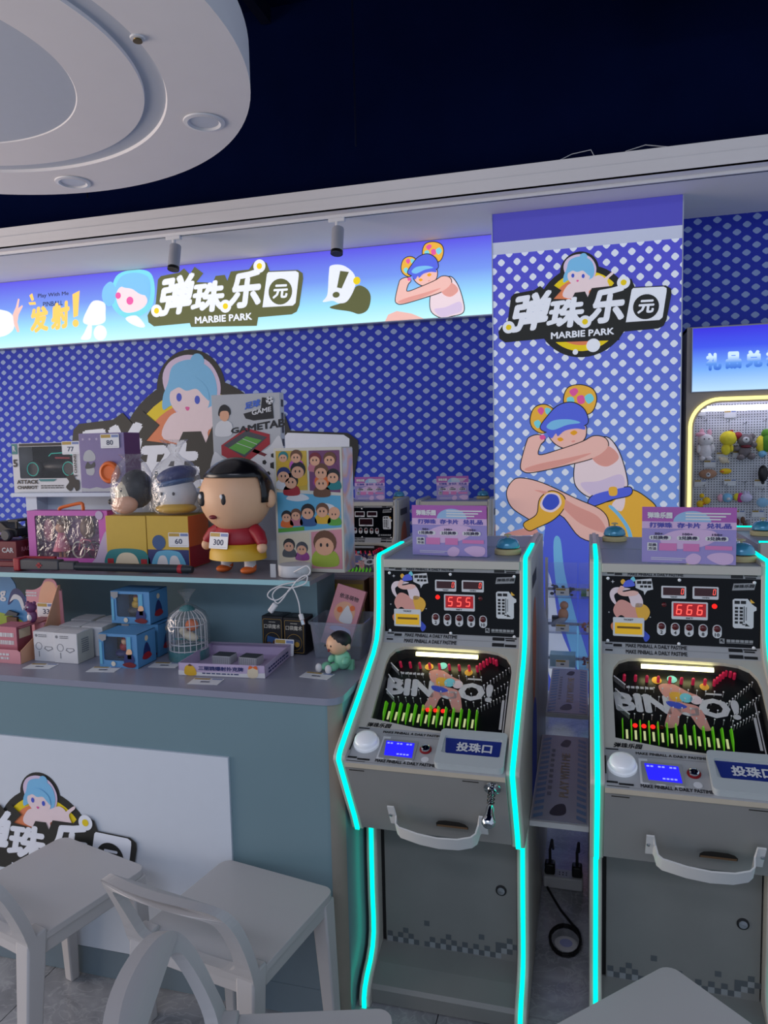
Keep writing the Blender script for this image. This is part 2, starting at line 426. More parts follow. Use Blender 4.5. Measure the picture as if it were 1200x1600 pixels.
# ------------------------------------------------------------------ prints: palettes (lit = backlit fabric, dull = printed sticker)
def palette(prefix, em, k=1.0):
    cols = dict(black=(34, 36, 34), olive=(92, 96, 58), white=(232, 238, 248), yellow=(232, 206, 20), orange=(226, 132, 88), skin=(240, 190, 178), skin2=(224, 158, 146),
                hair=(122, 190, 232), pale=(214, 196, 222), blue=(86, 104, 222), blue2=(60, 84, 200), gold=(236, 180, 62), pink=(226, 90, 160), aqua=(120, 214, 226), cloth=(236, 216, 220), amber=(232, 164, 30))
    for n, c in cols.items():
        if em: mat(prefix + n, c, .6, var=0, emit=em * k)
        else: mat(prefix + n, c, .55, var=.03)
palette('lit_', .34); palette('box_', .62); palette('dull_', 0)
def xform(pts, about, k, rot, to):
    c, s = math.cos(rot) * k, math.sin(rot) * k
    return [(to[0] + (p[0] - about[0]) * c - (p[1] - about[1]) * s, to[1] + (p[0] - about[0]) * s + (p[1] - about[1]) * c) for p in pts]
LOGO_C = [(-0.0417, 2.5964)][0]
def logo(parent, FR, pre, k=1.0, rot=0.0, to=LOGO_C, lift=.001, emblem=True, dk='black'):
    T = lambda p: xform(p, LOGO_C, k, rot, to)
    h = .0007
    if emblem:
        ctr = [(-0.0225, 2.3561), (-0.0229, 2.6188), (-0.0229, 2.5834), (-0.0228, 2.5493)]
        R = [abs(ctr[0][1] - c[1]) for c in ctr]
        hd = [(-0.0417, 2.5875), (-0.0418, 2.6961)]
        flat('emblem_backing', parent, FR, lift, pre + dk, [T(circ(ctr[0], R[1], 48)), T(circ(hd[0], abs(hd[0][1] - hd[1][1]), 36))])
        flat('emblem_ring', parent, FR, lift + h, pre + 'yellow', [T(circ(ctr[0], R[2], 48))])
        flat('emblem_disc', parent, FR, lift + 2 * h, pre + 'orange', [T(circ(ctr[0], R[3], 48))])
        # generic figure: hair, face, body, arm
        flat('figure_hood', parent, FR, lift + 3 * h, pre + 'pale', [T(smooth([(-0.1299, 2.6038), (-0.1109, 2.6593), (-0.0480, 2.6815), (0.0169, 2.6607), (0.0517, 2.6011), (0.0395, 2.5392), (-0.0102, 2.4989), (-0.0856, 2.5175)]))])
        flat('figure_hair', parent, FR, lift + 4 * h, pre + 'hair', [T(smooth([(-0.1134, 2.6024), (-0.0957, 2.6516), (-0.0355, 2.6678), (0.0219, 2.6401), (0.0419, 2.5831), (0.0246, 2.5341), (-0.0291, 2.5257), (-0.0957, 2.5412), (-0.1299, 2.5274), (-0.1299, 2.5656)])), T(circ([(-0.0193, 2.6626)][0], .022, 20))])
        flat('figure_skin', parent, FR, lift + 5 * h, pre + 'cloth', [T(smooth([(-0.1058, 2.5764), (-0.0756, 2.6030), (-0.0254, 2.6013), (0.0121, 2.5793), (0.0146, 2.5374), (-0.0203, 2.5149), (-0.0755, 2.5193), (-0.1033, 2.5418)])), T(smooth([(0.0272, 2.4833), (0.0768, 2.5173), (0.1381, 2.5650), (0.1455, 2.5544), (0.1137, 2.5206), (0.1287, 2.4729), (0.0893, 2.4558), (0.0372, 2.4635)]))])
        flat('figure_body', parent, FR, lift + 4.5 * h, pre + 'cloth', [T(smooth([(-0.1300, 2.4443), (-0.1109, 2.5068), (-0.0604, 2.5257), (0.0022, 2.5295), (0.0643, 2.5535), (0.1014, 2.5253), (0.0769, 2.4857), (0.0148, 2.4716), (0.0024, 2.4281)]))])
        e = [(-0.0781, 2.5627), (-0.0203, 2.5554)]
        flat('figure_eyes', parent, FR, lift + 6 * h, pre + 'blue2', [T(circ(e[0], .0085, 14, .012)), T(circ(e[1], .0085, 14, .012))])
        flat('figure_mouth', parent, FR, lift + 6 * h, pre + 'pink', [T(smooth([(-0.0579, 2.5356), (-0.0454, 2.5346), (-0.0479, 2.5259), (-0.0554, 2.5265)]))])
        flat('figure_fringe', parent, FR, lift + 6 * h, pre + 'hair', [T(smooth([(-0.1058, 2.5802), (-0.0856, 2.6128), (-0.0354, 2.6211), (0.0083, 2.5922), (0.0171, 2.5536), (-0.0004, 2.5664), (-0.0229, 2.5860), (-0.0542, 2.5810), (-0.0793, 2.5907)]))])
    flat('banner_backing', parent, FR, lift + 7 * h, pre + dk, [T([(-0.5050, 2.2289), (-0.5100, 2.2688), (-0.4857, 2.3029), (-0.4536, 2.3310), (-0.4341, 2.4670), (-0.4142, 2.4850), (-0.2967, 2.4981), (-0.2643, 2.5188), (-0.2283, 2.4838), (-0.1974, 2.5238), (-0.1427, 2.4837), (-0.1874, 2.4383), (-0.0856, 2.4283), (-0.0667, 2.4651), (-0.0102, 2.4672), (0.0049, 2.4343), (0.0272, 2.4833), (0.1385, 2.4872), (0.1689, 2.5249), (0.2054, 2.5319), (0.2456, 2.5162), (0.2628, 2.4712), (0.4279, 2.4670), (0.4565, 2.4475), (0.4592, 2.4190), (0.4347, 2.2783), (0.4185, 2.2446), (0.3888, 2.2315), (0.1890, 2.2252), (0.1794, 2.1789), (-0.2292, 2.1902), (-0.2369, 2.2128), (-0.4692, 2.2043)])])
    if emblem:
        b = [(0.0368, 2.1579), (0.0367, 2.1964), (-0.0640, 2.1250), (-0.0640, 2.1405)]
        flat('emblem_marbles', parent, FR, lift + 8 * h, pre + 'white', [T(circ(b[0], abs(b[0][1] - b[1][1]), 24)), T(circ(b[2], abs(b[2][1] - b[3][1]), 20))])
    q1 = T([(-0.4462, 2.2556), (-0.2367, 2.2687), (-0.1745, 2.4964), (-0.4012, 2.4749)]); q2 = T([(-0.2367, 2.2687), (-0.0224, 2.2679), (-0.0001, 2.4448), (-0.2002, 2.4341)]); q3 = T([(-0.0023, 2.2794), (0.2033, 2.2786), (0.2264, 2.4903), (0.0397, 2.4798)])
    txt('logo_letters', parent, FR, lift + 8 * h, pre + 'white', [('弹', q1), ('珠', q2), ('乐', q3)], bold=.045)
    flat('logo_box', parent, FR, lift + 8 * h, pre + 'white', [T([(0.2156, 2.2778), (0.2460, 2.4563), (0.2544, 2.4657), (0.4162, 2.4618), (0.4328, 2.4518), (0.4330, 2.4333), (0.4132, 2.2922), (0.3966, 2.2784)])])
    rr = [(0.3240, 2.3569), (0.3234, 2.4267)]
    flat('logo_box_disc', parent, FR, lift + 9 * h, pre + dk, [T(circ(rr[0], abs(rr[0][1] - rr[1][1]), 32))])
    txt('logo_box_letter', parent, FR, lift + 10 * h, pre + 'white', [('元', T([(0.2761, 2.3203), (0.3640, 2.3205), (0.3740, 2.3944), (0.2876, 2.3958)]))], bold=.04)
    bl = [(-0.4486, 2.2913), (-0.0099, 2.2952), (0.2020, 2.5010)]
    flat('logo_marbles', parent, FR, lift + 9 * h, pre + 'white', [T(circ(c, .036, 26)) for c in bl])
    flat('logo_marble_centres', parent, FR, lift + 10 * h, pre + 'yellow', [T(circ(c, .0165, 18)) for c in bl])
    txt('logo_latin_letters', parent, FR, lift + 9 * h, pre + 'white', [('MARBIE PARK', T([(-0.2033, 2.2069), (0.1521, 2.2136), (0.1519, 2.2516), (-0.2032, 2.2458)]))], bold=.03)

# ------------------------------------------------------------------ printed column
co = thing('printed_column', 'square column clad in a dotted blue backlit print with a crouching figure', 'column', (0, 0, 0))
PILMAT = gradmat('column_print', 'Z', 0, 2.8, [(0, (150, 184, 238)), (.38, (124, 164, 228)), (.62, (104, 128, 218)), (.88, (84, 86, 204)), (1, (80, 80, 204))], emit=.36, dots=(.092, .096, .0192, .0192, -.4438 - .046, 2.6233 - .048), dotcol=(220, 228, 242), rough=.6)
mat('column_side', (70, 90, 190), .6); mat('column_cap', (86, 84, 196), .6, var=.02, emit=.22); mat('column_band', (196, 204, 226), .6, var=.02, emit=.28)
mat('column_frame', (180, 188, 206), .4, .5)
MB().box(-.54, .512, 4.5, 5.0, 0, 2.72).build('column_print', PILMAT, co)
MB().box(-.54, .512, 4.499, 5.0, 2.72, 2.79).build('white_band', 'column_band', co)
MB().box(-.54, .512, 4.499, 5.0, 2.79, 2.955).build('violet_cap', 'column_cap', co)
MB().box(-.546, -.54, 4.495, 4.99, 0, 2.955).build('edge_profile', 'column_frame', co)
MB().box(.512, .518, 4.495, 4.99, 0, 2.955).build('edge_profile', 'column_frame', co)
FP = yplane(4.5)
logo(co, FP, 'lit_', lift=.001)
# the figure: a generic crouching person in a cap, drawn as flat printed shapes with a dark contour
def shape(parent, FR, name, m, pts, lift, n=5): return flat(name, parent, FR, lift, m, [smooth(pts, n)])
def figure(parent, FR, pre, T=lambda p: p, lift=.001, full=True):
    h = .0007
    ol = []
    def S(name, m, pts, z, contour=True):
        p = smooth(T(pts))
        cx = sum(q[0] for q in p) / len(p); cy = sum(q[1] for q in p) / len(p)
        if contour:
            g = []
            L = len(p)
            ar = sum(p[i][0] * p[(i + 1) % L][1] - p[(i + 1) % L][0] * p[i][1] for i in range(L))
            sg = 1 if ar > 0 else -1
            w = .0055
            for i in range(L):
                d = Vector((p[(i + 1) % L][0] - p[i - 1][0], p[(i + 1) % L][1] - p[i - 1][1]))
                if d.length > 1e-9: d.normalize()
                g.append((p[i][0] + sg * d.y * w, p[i][1] - sg * d.x * w))
            flat(name + '_contour', parent, FR, lift + (z - .5) * h, pre + 'black', [g])
        flat(name, parent, FR, lift + z * h, pre + m, [p])
    S('hair_ball', 'gold', [(-0.3236, 1.7426), (-0.2996, 1.8083), (-0.2406, 1.8260), (-0.1887, 1.7912), (-0.1888, 1.7185), (-0.2477, 1.6604), (-0.3067, 1.6887)], 1)
    S('hair_ball', 'gold', [(-0.1292, 1.8548), (-0.1047, 1.9192), (-0.0346, 1.9331), (0.0350, 1.9042), (0.0540, 1.8412), (0.0227, 1.7708), (-0.0535, 1.7668), (-0.1112, 1.8016)], 1)
    for c, mm, r in (((238,985), 'pink', .011), ((265,965), 'aqua', .008), ((225,1035), 'aqua', .013), ((272,1035), 'pink', .011), ((385,890), 'pink', .014), ((455,920), 'aqua', .014), ((425,935), 'pink', .012), ((372,935), 'aqua', .012), ((445,960), 'aqua', .011)):
        pass
    S('hair_ball_spot', 'pink', [(-0.2826, 1.7944), (-0.2603, 1.8135), (-0.2433, 1.7931), (-0.2604, 1.7671)], 2, False); S('hair_ball_spot', 'aqua', [(-0.3039, 1.7220), (-0.2776, 1.7371), (-0.2606, 1.7100), (-0.2830, 1.6880)], 2, False)
    S('hair_ball_spot', 'pink', [(-0.2382, 1.7465), (-0.2083, 1.7389), (-0.2123, 1.6993), (-0.2384, 1.7067)], 2, False); S('hair_ball_spot', 'aqua', [(-0.2381, 1.8061), (-0.2081, 1.8011), (-0.2017, 1.7718), (-0.2303, 1.7701)], 2, False)
    S('hair_ball_spot', 'pink', [(-0.0983, 1.8993), (-0.0664, 1.9176), (-0.0473, 1.8972), (-0.0753, 1.8697)], 2, False); S('hair_ball_spot', 'aqua', [(-0.0117, 1.8632), (0.0224, 1.8814), (0.0414, 1.8482), (0.0099, 1.8234)], 2, False)
    S('hair_ball_spot', 'pink', [(-0.0536, 1.8649), (-0.0193, 1.8726), (-0.0116, 1.8307), (-0.0447, 1.8254)], 2, False); S('hair_ball_spot', 'aqua', [(-0.1112, 1.8606), (-0.0791, 1.8659), (-0.0702, 1.8329), (-0.1048, 1.8276)], 2, False)
    if full:
        S('far_leg', 'blue', [(-0.2402, 1.0879), (-0.1635, 1.2642), (-0.0209, 1.2237), (0.0690, 1.1171), (0.1075, 1.0105), (0.1280, 0.6879), (0.1240, 0.1400), (-0.0588, 0.0858), (-0.2431, 0.1156), (-0.2575, 0.6753)], 2, False)
        S('far_leg_fold', 'hair', [(-0.1902, 1.0067), (-0.1507, 1.0208), (-0.1247, 0.8168), (-0.0591, 0.5444), (0.0329, 0.2034), (-0.0325, 0.1854), (-0.1249, 0.4725), (-0.1775, 0.7468)], 2.4, False)
        S('far_leg_fold', 'white', [(-0.2304, 0.8142), (-0.1908, 0.7051), (-0.1514, 0.4713), (-0.0589, 0.1977), (-0.2053, 0.1464), (-0.2380, 0.4674)], 2.4, False)
        S('skirt', 'gold', [(0.0304, 1.2237), (0.1444, 1.2501), (0.2441, 1.3155), (0.3433, 1.2627), (0.3930, 1.1974), (0.3695, 1.0927), (0.3208, 1.0132), (0.1456, 1.0110), (0.0690, 1.1171)], 3)
        S('sash', 'cloth', [(0.1445, 1.2302), (0.2094, 1.2894), (0.2172, 1.2368), (0.1950, 1.1906)], 3.6, False)
    S('torso', 'cloth', [(-0.0662, 1.4572), (-0.0341, 1.5163), (0.0925, 1.6252), (0.1679, 1.5648), (0.2186, 1.4204), (0.2217, 1.3156), (0.1190, 1.2898), (0.0239, 1.2743), (-0.0596, 1.3440)], 4)
    if full:
        S('belt', 'blue', [(0.0111, 1.2437), (0.0430, 1.2875), (0.1441, 1.3161), (0.2440, 1.3312), (0.2443, 1.2866), (0.1444, 1.2606), (0.0431, 1.2237)], 5)
        S('belt_buckle', 'gold', [(0.1290, 1.3294), (0.1692, 1.3317), (0.1719, 1.2869), (0.1317, 1.2845)], 6, False)
        S('near_leg', 'skin', [(-0.4668, 1.2993), (-0.4420, 1.3606), (-0.3880, 1.3900), (-0.2552, 1.3590), (-0.0596, 1.2639), (0.0814, 1.1971), (0.1261, 1.1174), (0.1075, 1.0105), (-0.0335, 1.0357), (-0.1506, 1.1698), (-0.2825, 1.1285), (-0.3759, 1.1691), (-0.4430, 1.2239)], 6)
        S('boot_cuff', 'gold', [(-0.3655, 1.1144), (-0.2890, 1.1694), (-0.2688, 1.2645), (-0.2027, 1.3115), (-0.1309, 1.2775), (-0.1309, 1.2103), (-0.1899, 1.1426), (-0.2827, 1.0944), (-0.3362, 1.0735)], 7)
        S('boot_disc', 'blue2', [(-0.2556, 1.2441), (-0.2225, 1.2913), (-0.1700, 1.2844), (-0.1570, 1.2372), (-0.1964, 1.1994), (-0.2399, 1.2075)], 8, False)
        S('foot', 'skin2', [(-0.4851, 1.0445), (-0.3899, 1.0799), (-0.3027, 1.0902), (-0.2962, 1.0465)], 6, False)
    S('face', 'skin', [(-0.2150, 1.6529), (-0.1500, 1.6776), (-0.0216, 1.7003), (-0.0024, 1.6604), (-0.0215, 1.6083), (-0.0984, 1.5639), (-0.1760, 1.5921)], 5)
    S('near_arm', 'skin', [(-0.3808, 1.4753), (-0.3468, 1.6027), (-0.3268, 1.6358), (-0.2740, 1.6478), (-0.2412, 1.6203), (-0.2676, 1.5875), (-0.2744, 1.5274), (-0.1501, 1.5583), (-0.0214, 1.6018), (0.0420, 1.6330), (0.1051, 1.6184), (0.1179, 1.5658), (0.0424, 1.5083), (-0.1243, 1.4647), (-0.3079, 1.4270), (-0.3677, 1.4345)], 6)
    S('shoulder', 'skin2', [(0.0296, 1.5283), (0.0927, 1.5795), (0.1555, 1.5520), (0.1807, 1.4993), (0.1183, 1.4545), (0.0551, 1.4752)], 5.6, False)
    S('cap', 'blue', [(-0.2646, 1.6875), (-0.2212, 1.7592), (-0.1627, 1.8166), (-0.0855, 1.8334), (-0.0217, 1.7984), (0.0063, 1.7387), (-0.0089, 1.6999), (-0.1112, 1.6898), (-0.1889, 1.6588)], 7)
    S('cap_brim_light', 'hair', [(-0.2306, 1.6958), (-0.1888, 1.7317), (-0.0984, 1.7355), (-0.0344, 1.7138), (-0.1112, 1.7029), (-0.1889, 1.6761)], 8, False)
    S('arm_shade', 'skin2', [(-0.3610, 1.4439), (-0.2812, 1.4738), (-0.1242, 1.5046), (0.0296, 1.5349), (-0.1243, 1.4714), (-0.2946, 1.4309)], 6.6, False)
    S('fringe', 'blue', [(-0.2306, 1.6666), (-0.1889, 1.6761), (-0.0343, 1.7033), (-0.0088, 1.6737), (-0.0599, 1.6804), (-0.1241, 1.6690), (-0.1630, 1.6383), (-0.1759, 1.6545), (-0.2020, 1.6260)], 6.8, False)
    S('mouth', 'skin2', [(-0.0855, 1.6072), (-0.0701, 1.6121), (-0.0649, 1.6041), (-0.0804, 1.5992)], 6.8, False)
    S('torso_shade', 'pale', [(-0.0339, 1.3571), (0.0681, 1.3695), (0.1937, 1.4076), (0.2092, 1.3288), (0.1190, 1.3004), (0.0277, 1.2876)], 4.6, False)
    if full:
        S('leg_shade', 'skin2', [(-0.3017, 1.3188), (-0.1896, 1.2979), (-0.0596, 1.2237), (0.0688, 1.1571), (0.1073, 1.0639), (-0.0336, 1.1164), (-0.1505, 1.2237), (-0.2422, 1.2914)], 6.6, False)
        S('boot_ring', 'cloth', [(-0.2689, 1.2374), (-0.2290, 1.2981), (-0.1635, 1.2938), (-0.1440, 1.2345), (-0.1925, 1.1859), (-0.2491, 1.1967)], 7.6, False)
        S('skirt_trim', 'hair', [(0.1446, 1.2236), (0.1951, 1.1708), (0.2457, 1.0917), (0.2649, 1.0125), (0.2462, 1.0122), (0.2232, 1.0915), (0.1700, 1.1707), (0.1257, 1.2170)], 3.8, False)
    S('eye', 'amber', [(-0.1682, 1.6225), (-0.1474, 1.6312), (-0.1319, 1.6163), (-0.1526, 1.6062)], 8, False)
    S('eye', 'amber', [(-0.0932, 1.6563), (-0.0701, 1.6702), (-0.0522, 1.6565), (-0.0727, 1.6412)], 8, False)
    S('nail', 'pink', [(-0.2700, 1.6410), (-0.2477, 1.6484), (-0.2347, 1.6294), (-0.2609, 1.6194)], 8, False)
figure(co, FP, 'lit_', lift=.001)

# ------------------------------------------------------------------ light box sign
lb = thing('light_box_sign', 'long backlit sign with word logo and cap emblem on blue to aqua gradient', 'sign')
LBM = gradmat('light_box_print', 'Z', 2.449, 2.953, [(0, (196, 248, 255)), (.25, (158, 226, 250)), (.6, (116, 150, 238)), (1, (92, 84, 226))], emit=.95, diffuse=.25)
mat('alu', (150, 156, 170), .35, .8, var=.03)
MB().box(-6.5, -.548, 4.914, 5.0, 2.449, 2.953).build('light_box_print', LBM, lb)
MB().box(-6.5, -.548, 4.910, 5.0, 2.441, 2.449).box(-6.5, -.548, 4.910, 5.0, 2.953, 2.957).build('alu_frame', 'alu', lb)
FL = yplane(4.914)
a = [(-2.8365, 2.6822)][0]
q = [(-3.1434, 2.6110), (-3.1489, 2.5176)]
# the word logo of the sign (mapped so that the first letter and the boxed letter land where the sign has them)
lw = [(-1.9026, 2.8258)][0]; lx = [(-3.1471, 2.5487)][0]
pw = [(0.4591, 2.4251), (-0.5103, 2.2358)]
kx = (lw[0] - lx[0]) / (pw[0][0] - pw[1][0])
logo(lb, FL, 'box_', k=kx, rot=math.radians(-1.2), to=(lx[0] + (LOGO_C[0] - pw[1][0]) * kx, lx[1] + (LOGO_C[1] - pw[1][1]) * kx + .01), emblem=False, dk='olive')
flat('astronaut_helmet', lb, FL, .001, 'box_aqua', [smooth([(-3.4639, 2.7750), (-3.4083, 2.9199), (-3.2683, 2.9550), (-3.1250, 2.9276), (-3.0861, 2.8241), (-3.1120, 2.6866), (-3.2158, 2.6159), (-3.3446, 2.6089), (-3.4422, 2.6787)])])
flat('astronaut_hair', lb, FL, .0017, 'box_hair', [smooth([(-3.4239, 2.8192), (-3.3624, 2.9161), (-3.2333, 2.9319), (-3.1277, 2.8815), (-3.1264, 2.7498), (-3.1755, 2.6834), (-3.3226, 2.6672), (-3.3960, 2.6755)]), smooth([(-3.5249, 2.8427), (-3.4569, 2.8846), (-3.4147, 2.8185), (-3.4392, 2.7259), (-3.4964, 2.7063), (-3.5394, 2.7648)])])
flat('astronaut_face', lb, FL, .0024, 'box_cloth', [smooth([(-3.4177, 2.7715), (-3.3861, 2.8319), (-3.3120, 2.8387), (-3.2224, 2.8114), (-3.1542, 2.7363), (-3.1755, 2.6834), (-3.2503, 2.6496), (-3.3422, 2.6481), (-3.3950, 2.6912)])])
flat('astronaut_eyes', lb, FL, .0031, 'box_pink', [circ([(-3.3989, 2.7764)][0], .024, 16), circ([(-3.3003, 2.7315)][0], .03, 16)])
flat('astronaut_fringe', lb, FL, .0036, 'box_hair', [smooth([(-3.3633, 2.8427), (-3.3071, 2.9194), (-3.2173, 2.8965), (-3.1470, 2.8598), (-3.1344, 2.7659), (-3.2066, 2.7713), (-3.2768, 2.8157)])])
flat('astronaut_sleeve', lb, FL, .001, 'box_white', [smooth([(-3.7210, 2.6022), (-3.6764, 2.6952), (-3.6154, 2.7546), (-3.5228, 2.7319), (-3.5186, 2.6524), (-3.5321, 2.5897), (-3.6277, 2.5720)]), smooth([(-3.7489, 2.4752), (-3.7170, 2.5215), (-3.6745, 2.5831), (-3.6461, 2.5812), (-3.6504, 2.5174), (-3.6727, 2.4706)]), circ([(-3.5749, 2.5127)][0], .058, 24), smooth([(-3.3446, 2.6089), (-3.2522, 2.6184), (-3.1837, 2.5433), (-3.2209, 2.5300), (-3.3103, 2.5672)])])
flat('reaching_glove', lb, FL, .001, 'box_white', [smooth([(-4.5653, 2.7410), (-4.4420, 2.7407), (-4.3644, 2.6941), (-4.3624, 2.5948), (-4.4585, 2.5426), (-4.5809, 2.5585)])])
flat('reaching_hand', lb, FL, .0015, 'box_skin', [[(-4.3638, 2.7023), (-4.3289, 2.7575), (-4.3035, 2.8214), (-4.2898, 2.8171), (-4.3075, 2.7478), (-4.2674, 2.7695), (-4.2622, 2.7593), (-4.3074, 2.6984), (-4.3241, 2.6419), (-4.3099, 2.5666), (-4.3304, 2.5630), (-4.3577, 2.6275)]])
txt('sign_letters_small', lb, FL, .001, mat('sign_ink', (52, 62, 92), .6, var=0), [('Play With Me', [(-4.1190, 2.8045), (-3.8373, 2.8061), (-3.8347, 2.8428), (-4.1160, 2.8432)]), ('PINBALL', [(-4.0762, 2.7428), (-3.8941, 2.7427), (-3.8916, 2.7780), (-4.0735, 2.7784)])], bold=.012)
txt('sign_letters_orange', lb, FL, .0015, mat('sign_orange', (246, 190, 92), .6, var=0, emit=.8), [('发', [(-4.2050, 2.5436), (-4.0389, 2.5579), (-4.0237, 2.7602), (-4.2102, 2.7327)]), ('射', [(-4.0156, 2.5531), (-3.8484, 2.5702), (-3.8277, 2.7781), (-4.0003, 2.7585)])], bold=.05)
flat('sign_exclamation', lb, FL, .0015, 'sign_orange', [[(-3.8019, 2.8163), (-3.7350, 2.8399), (-3.7634, 2.6532), (-3.8045, 2.6431)], circ([(-3.7884, 2.5985)][0], .028, 18), [(-4.1959, 2.8379), (-4.1670, 2.8520), (-4.1549, 2.8022), (-4.1756, 2.7923)], [(-4.2081, 2.7849), (-4.1443, 2.7852), (-4.1380, 2.7635), (-4.1977, 2.7645)]])
flat('cap_emblem_shadow', lb, FL, .001, 'box_olive', [smooth([(-1.7213, 2.5694), (-1.6032, 2.6071), (-1.5236, 2.6987), (-1.4553, 2.6819), (-1.4218, 2.6224), (-1.4438, 2.5382), (-1.5057, 2.5110), (-1.5744, 2.5330)])])
flat('cap_emblem', lb, FL, .0017, 'box_white', [smooth([(-1.7702, 2.6121), (-1.7341, 2.6602), (-1.7187, 2.8033), (-1.7016, 2.8522), (-1.6118, 2.8446), (-1.5367, 2.7811), (-1.5313, 2.6993), (-1.5878, 2.6060), (-1.6502, 2.5932), (-1.6964, 2.6140)])])
flat('cap_emblem_mark', lb, FL, .0024, 'box_olive', [[(-1.6360, 2.8108), (-1.5731, 2.7984), (-1.6287, 2.6925), (-1.6626, 2.7009)], circ([(-1.6703, 2.6525)][0], .026, 20, .02)])
flat('cap_emblem_button', lb, FL, .0024, 'box_yellow', [circ([(-1.5180, 2.7354)][0], .026, 20)])
# the same generic figure, cropped by the sign's lower edge
fa = [(-0.2608, 1.6608)][0]; fb = [(0.0540, 1.8412)][0]; ga = [(-1.1545, 2.7356)][0]; gb = [(-0.9125, 2.8674)][0]
kf = math.hypot(gb[0] - ga[0], gb[1] - ga[1]) / math.hypot(fb[0] - fa[0], fb[1] - fa[1])
def TF(p): return [(q[0], max(q[1], 2.45)) for q in xform(p, fa, kf, 0, ga)]
figure(lb, FL, 'box_', T=TF, lift=.001, full=False)
flat('figure_knee', lb, FL, .001, 'box_skin', [[(-1.3262, 2.4473), (-1.3011, 2.4927), (-1.2407, 2.5126), (-1.1373, 2.4885), (-1.0499, 2.4474)]])

# ------------------------------------------------------------------ big logo on the wall
wl = thing('wall_logo', 'huge round word logo with a figure printed on the dotted blue back wall', 'logo', (0, 0, 0))
logo(wl, yplane(5.0), 'dull_', k=2.66, rot=math.radians(-2.1), to=(-2.8748, 2.0928), lift=.002)

# ------------------------------------------------------------------ service counter
mat('counter_front', (116, 142, 150), .3, var=.05, scale=3, bump=.02)
mat('counter_top', (140, 142, 158), .3, var=.06, scale=8)
mat('counter_white', (206, 214, 224), .5, var=.02)
mat('counter_kick', (112, 128, 138), .5, var=.04)
mat('counter_warm_light', (146, 138, 126), .5, var=.08)
mat('shelf_edge', (150, 196, 202), .4, var=.03)
mat('shelf_top', (132, 128, 138), .35, var=.08, scale=14)
mat('recess', (112, 140, 150), .6, var=.06)
ct = thing('service_counter', 'grey teal service counter with white logo panel and a raised display shelf', 'counter')
rc = []
X1 = -.637; r = .045
rc = [(-5.0, 1.8)] + [(X1 - r + r * math.sin(a * PI / 12), 1.8 + r - r * math.cos(a * PI / 12)) for a in range(7)] + [(X1, 2.66), (-5.0, 2.66)]
MB().prism(rc, 'z', .0, .912).build('counter_body', 'counter_front', ct, smooth=True, angle=30)
MB().prism([(X1 - r + (r + .001) * math.sin(a * PI / 12), 1.8 + r - (r + .001) * math.cos(a * PI / 12)) for a in range(1, 6)] + [(X1 - r, 1.8 + r)], 'z', .002, .911).build('corner_warm_light', 'counter_warm_light', ct, smooth=True, angle=50)  # beige strip paints the warm light on the rounded corner
rt_ = [(p[0] + (.004 if p[0] > -1 else 0), p[1] - (.005 if p[1] < 2 else 0)) for p in rc]
MB().prism(rt_, 'z', .912, .931).build('counter_top', 'counter_top', ct, smooth=True, angle=30)
pn = MB().box(-4.0, -.967, 1.792, 1.802, .095, .741).build('white_panel', 'counter_white', ct, bevel=.001)
MB().box(-4.0, -.66, 1.797, 1.802, .004, .09).build('kick_board', 'counter_kick', ct)
MB().box(-.975, -.68, 1.7985, 1.802, .02, .32).build('access_panel', 'counter_kick', ct)
cl_ = bpy.data.objects.new('panel_logo', None); COL.objects.link(cl_); cl_.parent = ct
logo(ct, yplane(1.792), 'dull_', k=.674, rot=math.radians(-2.2), to=(-1.6071, .5683), lift=.0006)
bpy.data.objects.remove(cl_)
# display shelf on the counter
MB().box(-1.36, -.865, 2.26, 2.44, .931, 1.181).build('shelf_riser', 'recess', ct)
MB().box(-5.0, -1.36, 2.43, 2.44, .931, 1.181).build('recess_back', 'recess', ct)
MB().box(-5.0, -.815, 2.072, 2.60, 1.181, 1.195).build('display_shelf', 'shelf_top', ct)
MB().box(-5.0, -.815, 2.068, 2.0725, 1.180, 1.196).build('shelf_edging', 'shelf_edge', ct)
for x in (-2.75,): MB().box(x - .009, x + .009, 2.1, 2.26, .931, 1.181).build('shelf_divider', 'recess', ct)
# white riser shelf standing on the display shelf
mat('riser_white', (198, 208, 222), .45, var=.03)
rs = thing('riser_shelf', 'small white riser shelf carrying boxed toys behind the pink doll box', 'shelf')
MB().box(-2.16, -1.0, 2.36, 2.62, 1.437, 1.452).build('riser_top', 'riser_white', rs, bevel=.001)
MB().box(-2.11, -2.06, 2.38, 2.46, 1.1965, 1.437).build('riser_side', 'riser_white', rs)
MB().box(-1.04, -1.02, 2.38, 2.46, 1.1965, 1.437).build('riser_side', 'riser_white', rs)
MB().box(-2.06, -1.04, 2.44, 2.46, 1.1965, 1.437).build('riser_back', 'riser_white', rs)


# ------------------------------------------------------------------ pinball cabinets
mat('cab_white', (190, 187, 177), .42, var=.03)
mat('cab_panel', (150, 149, 146), .38, var=.05, scale=7, bump=.015)
mat('cab_door', (124, 126, 123), .42, var=.1, scale=9, bump=.02)
mat('cab_top', (150, 152, 164), .4, var=.03)
mat('cab_dark', (8, 9, 13), .1, var=.05, spec=.2)
mat('pf_dark', (16, 17, 19), .3, var=.1)
mat('pf_wall', (40, 40, 40), .4)
mat('pf_ink', (216, 216, 216), .5, var=.04)
mat('ink_black', (16, 17, 20), .5, var=0)
mat('label_white', (214, 216, 218), .5, var=.02)
mat('label_grey', (146, 148, 150), .5, var=.02)
mat('print_grey', (168, 170, 172), .45, var=.02)
mat('check_dark', (84, 90, 94), .45); mat('check_light', (140, 146, 148), .45)
mat('chrome', (205, 210, 214), .08, 1.0, var=.0)
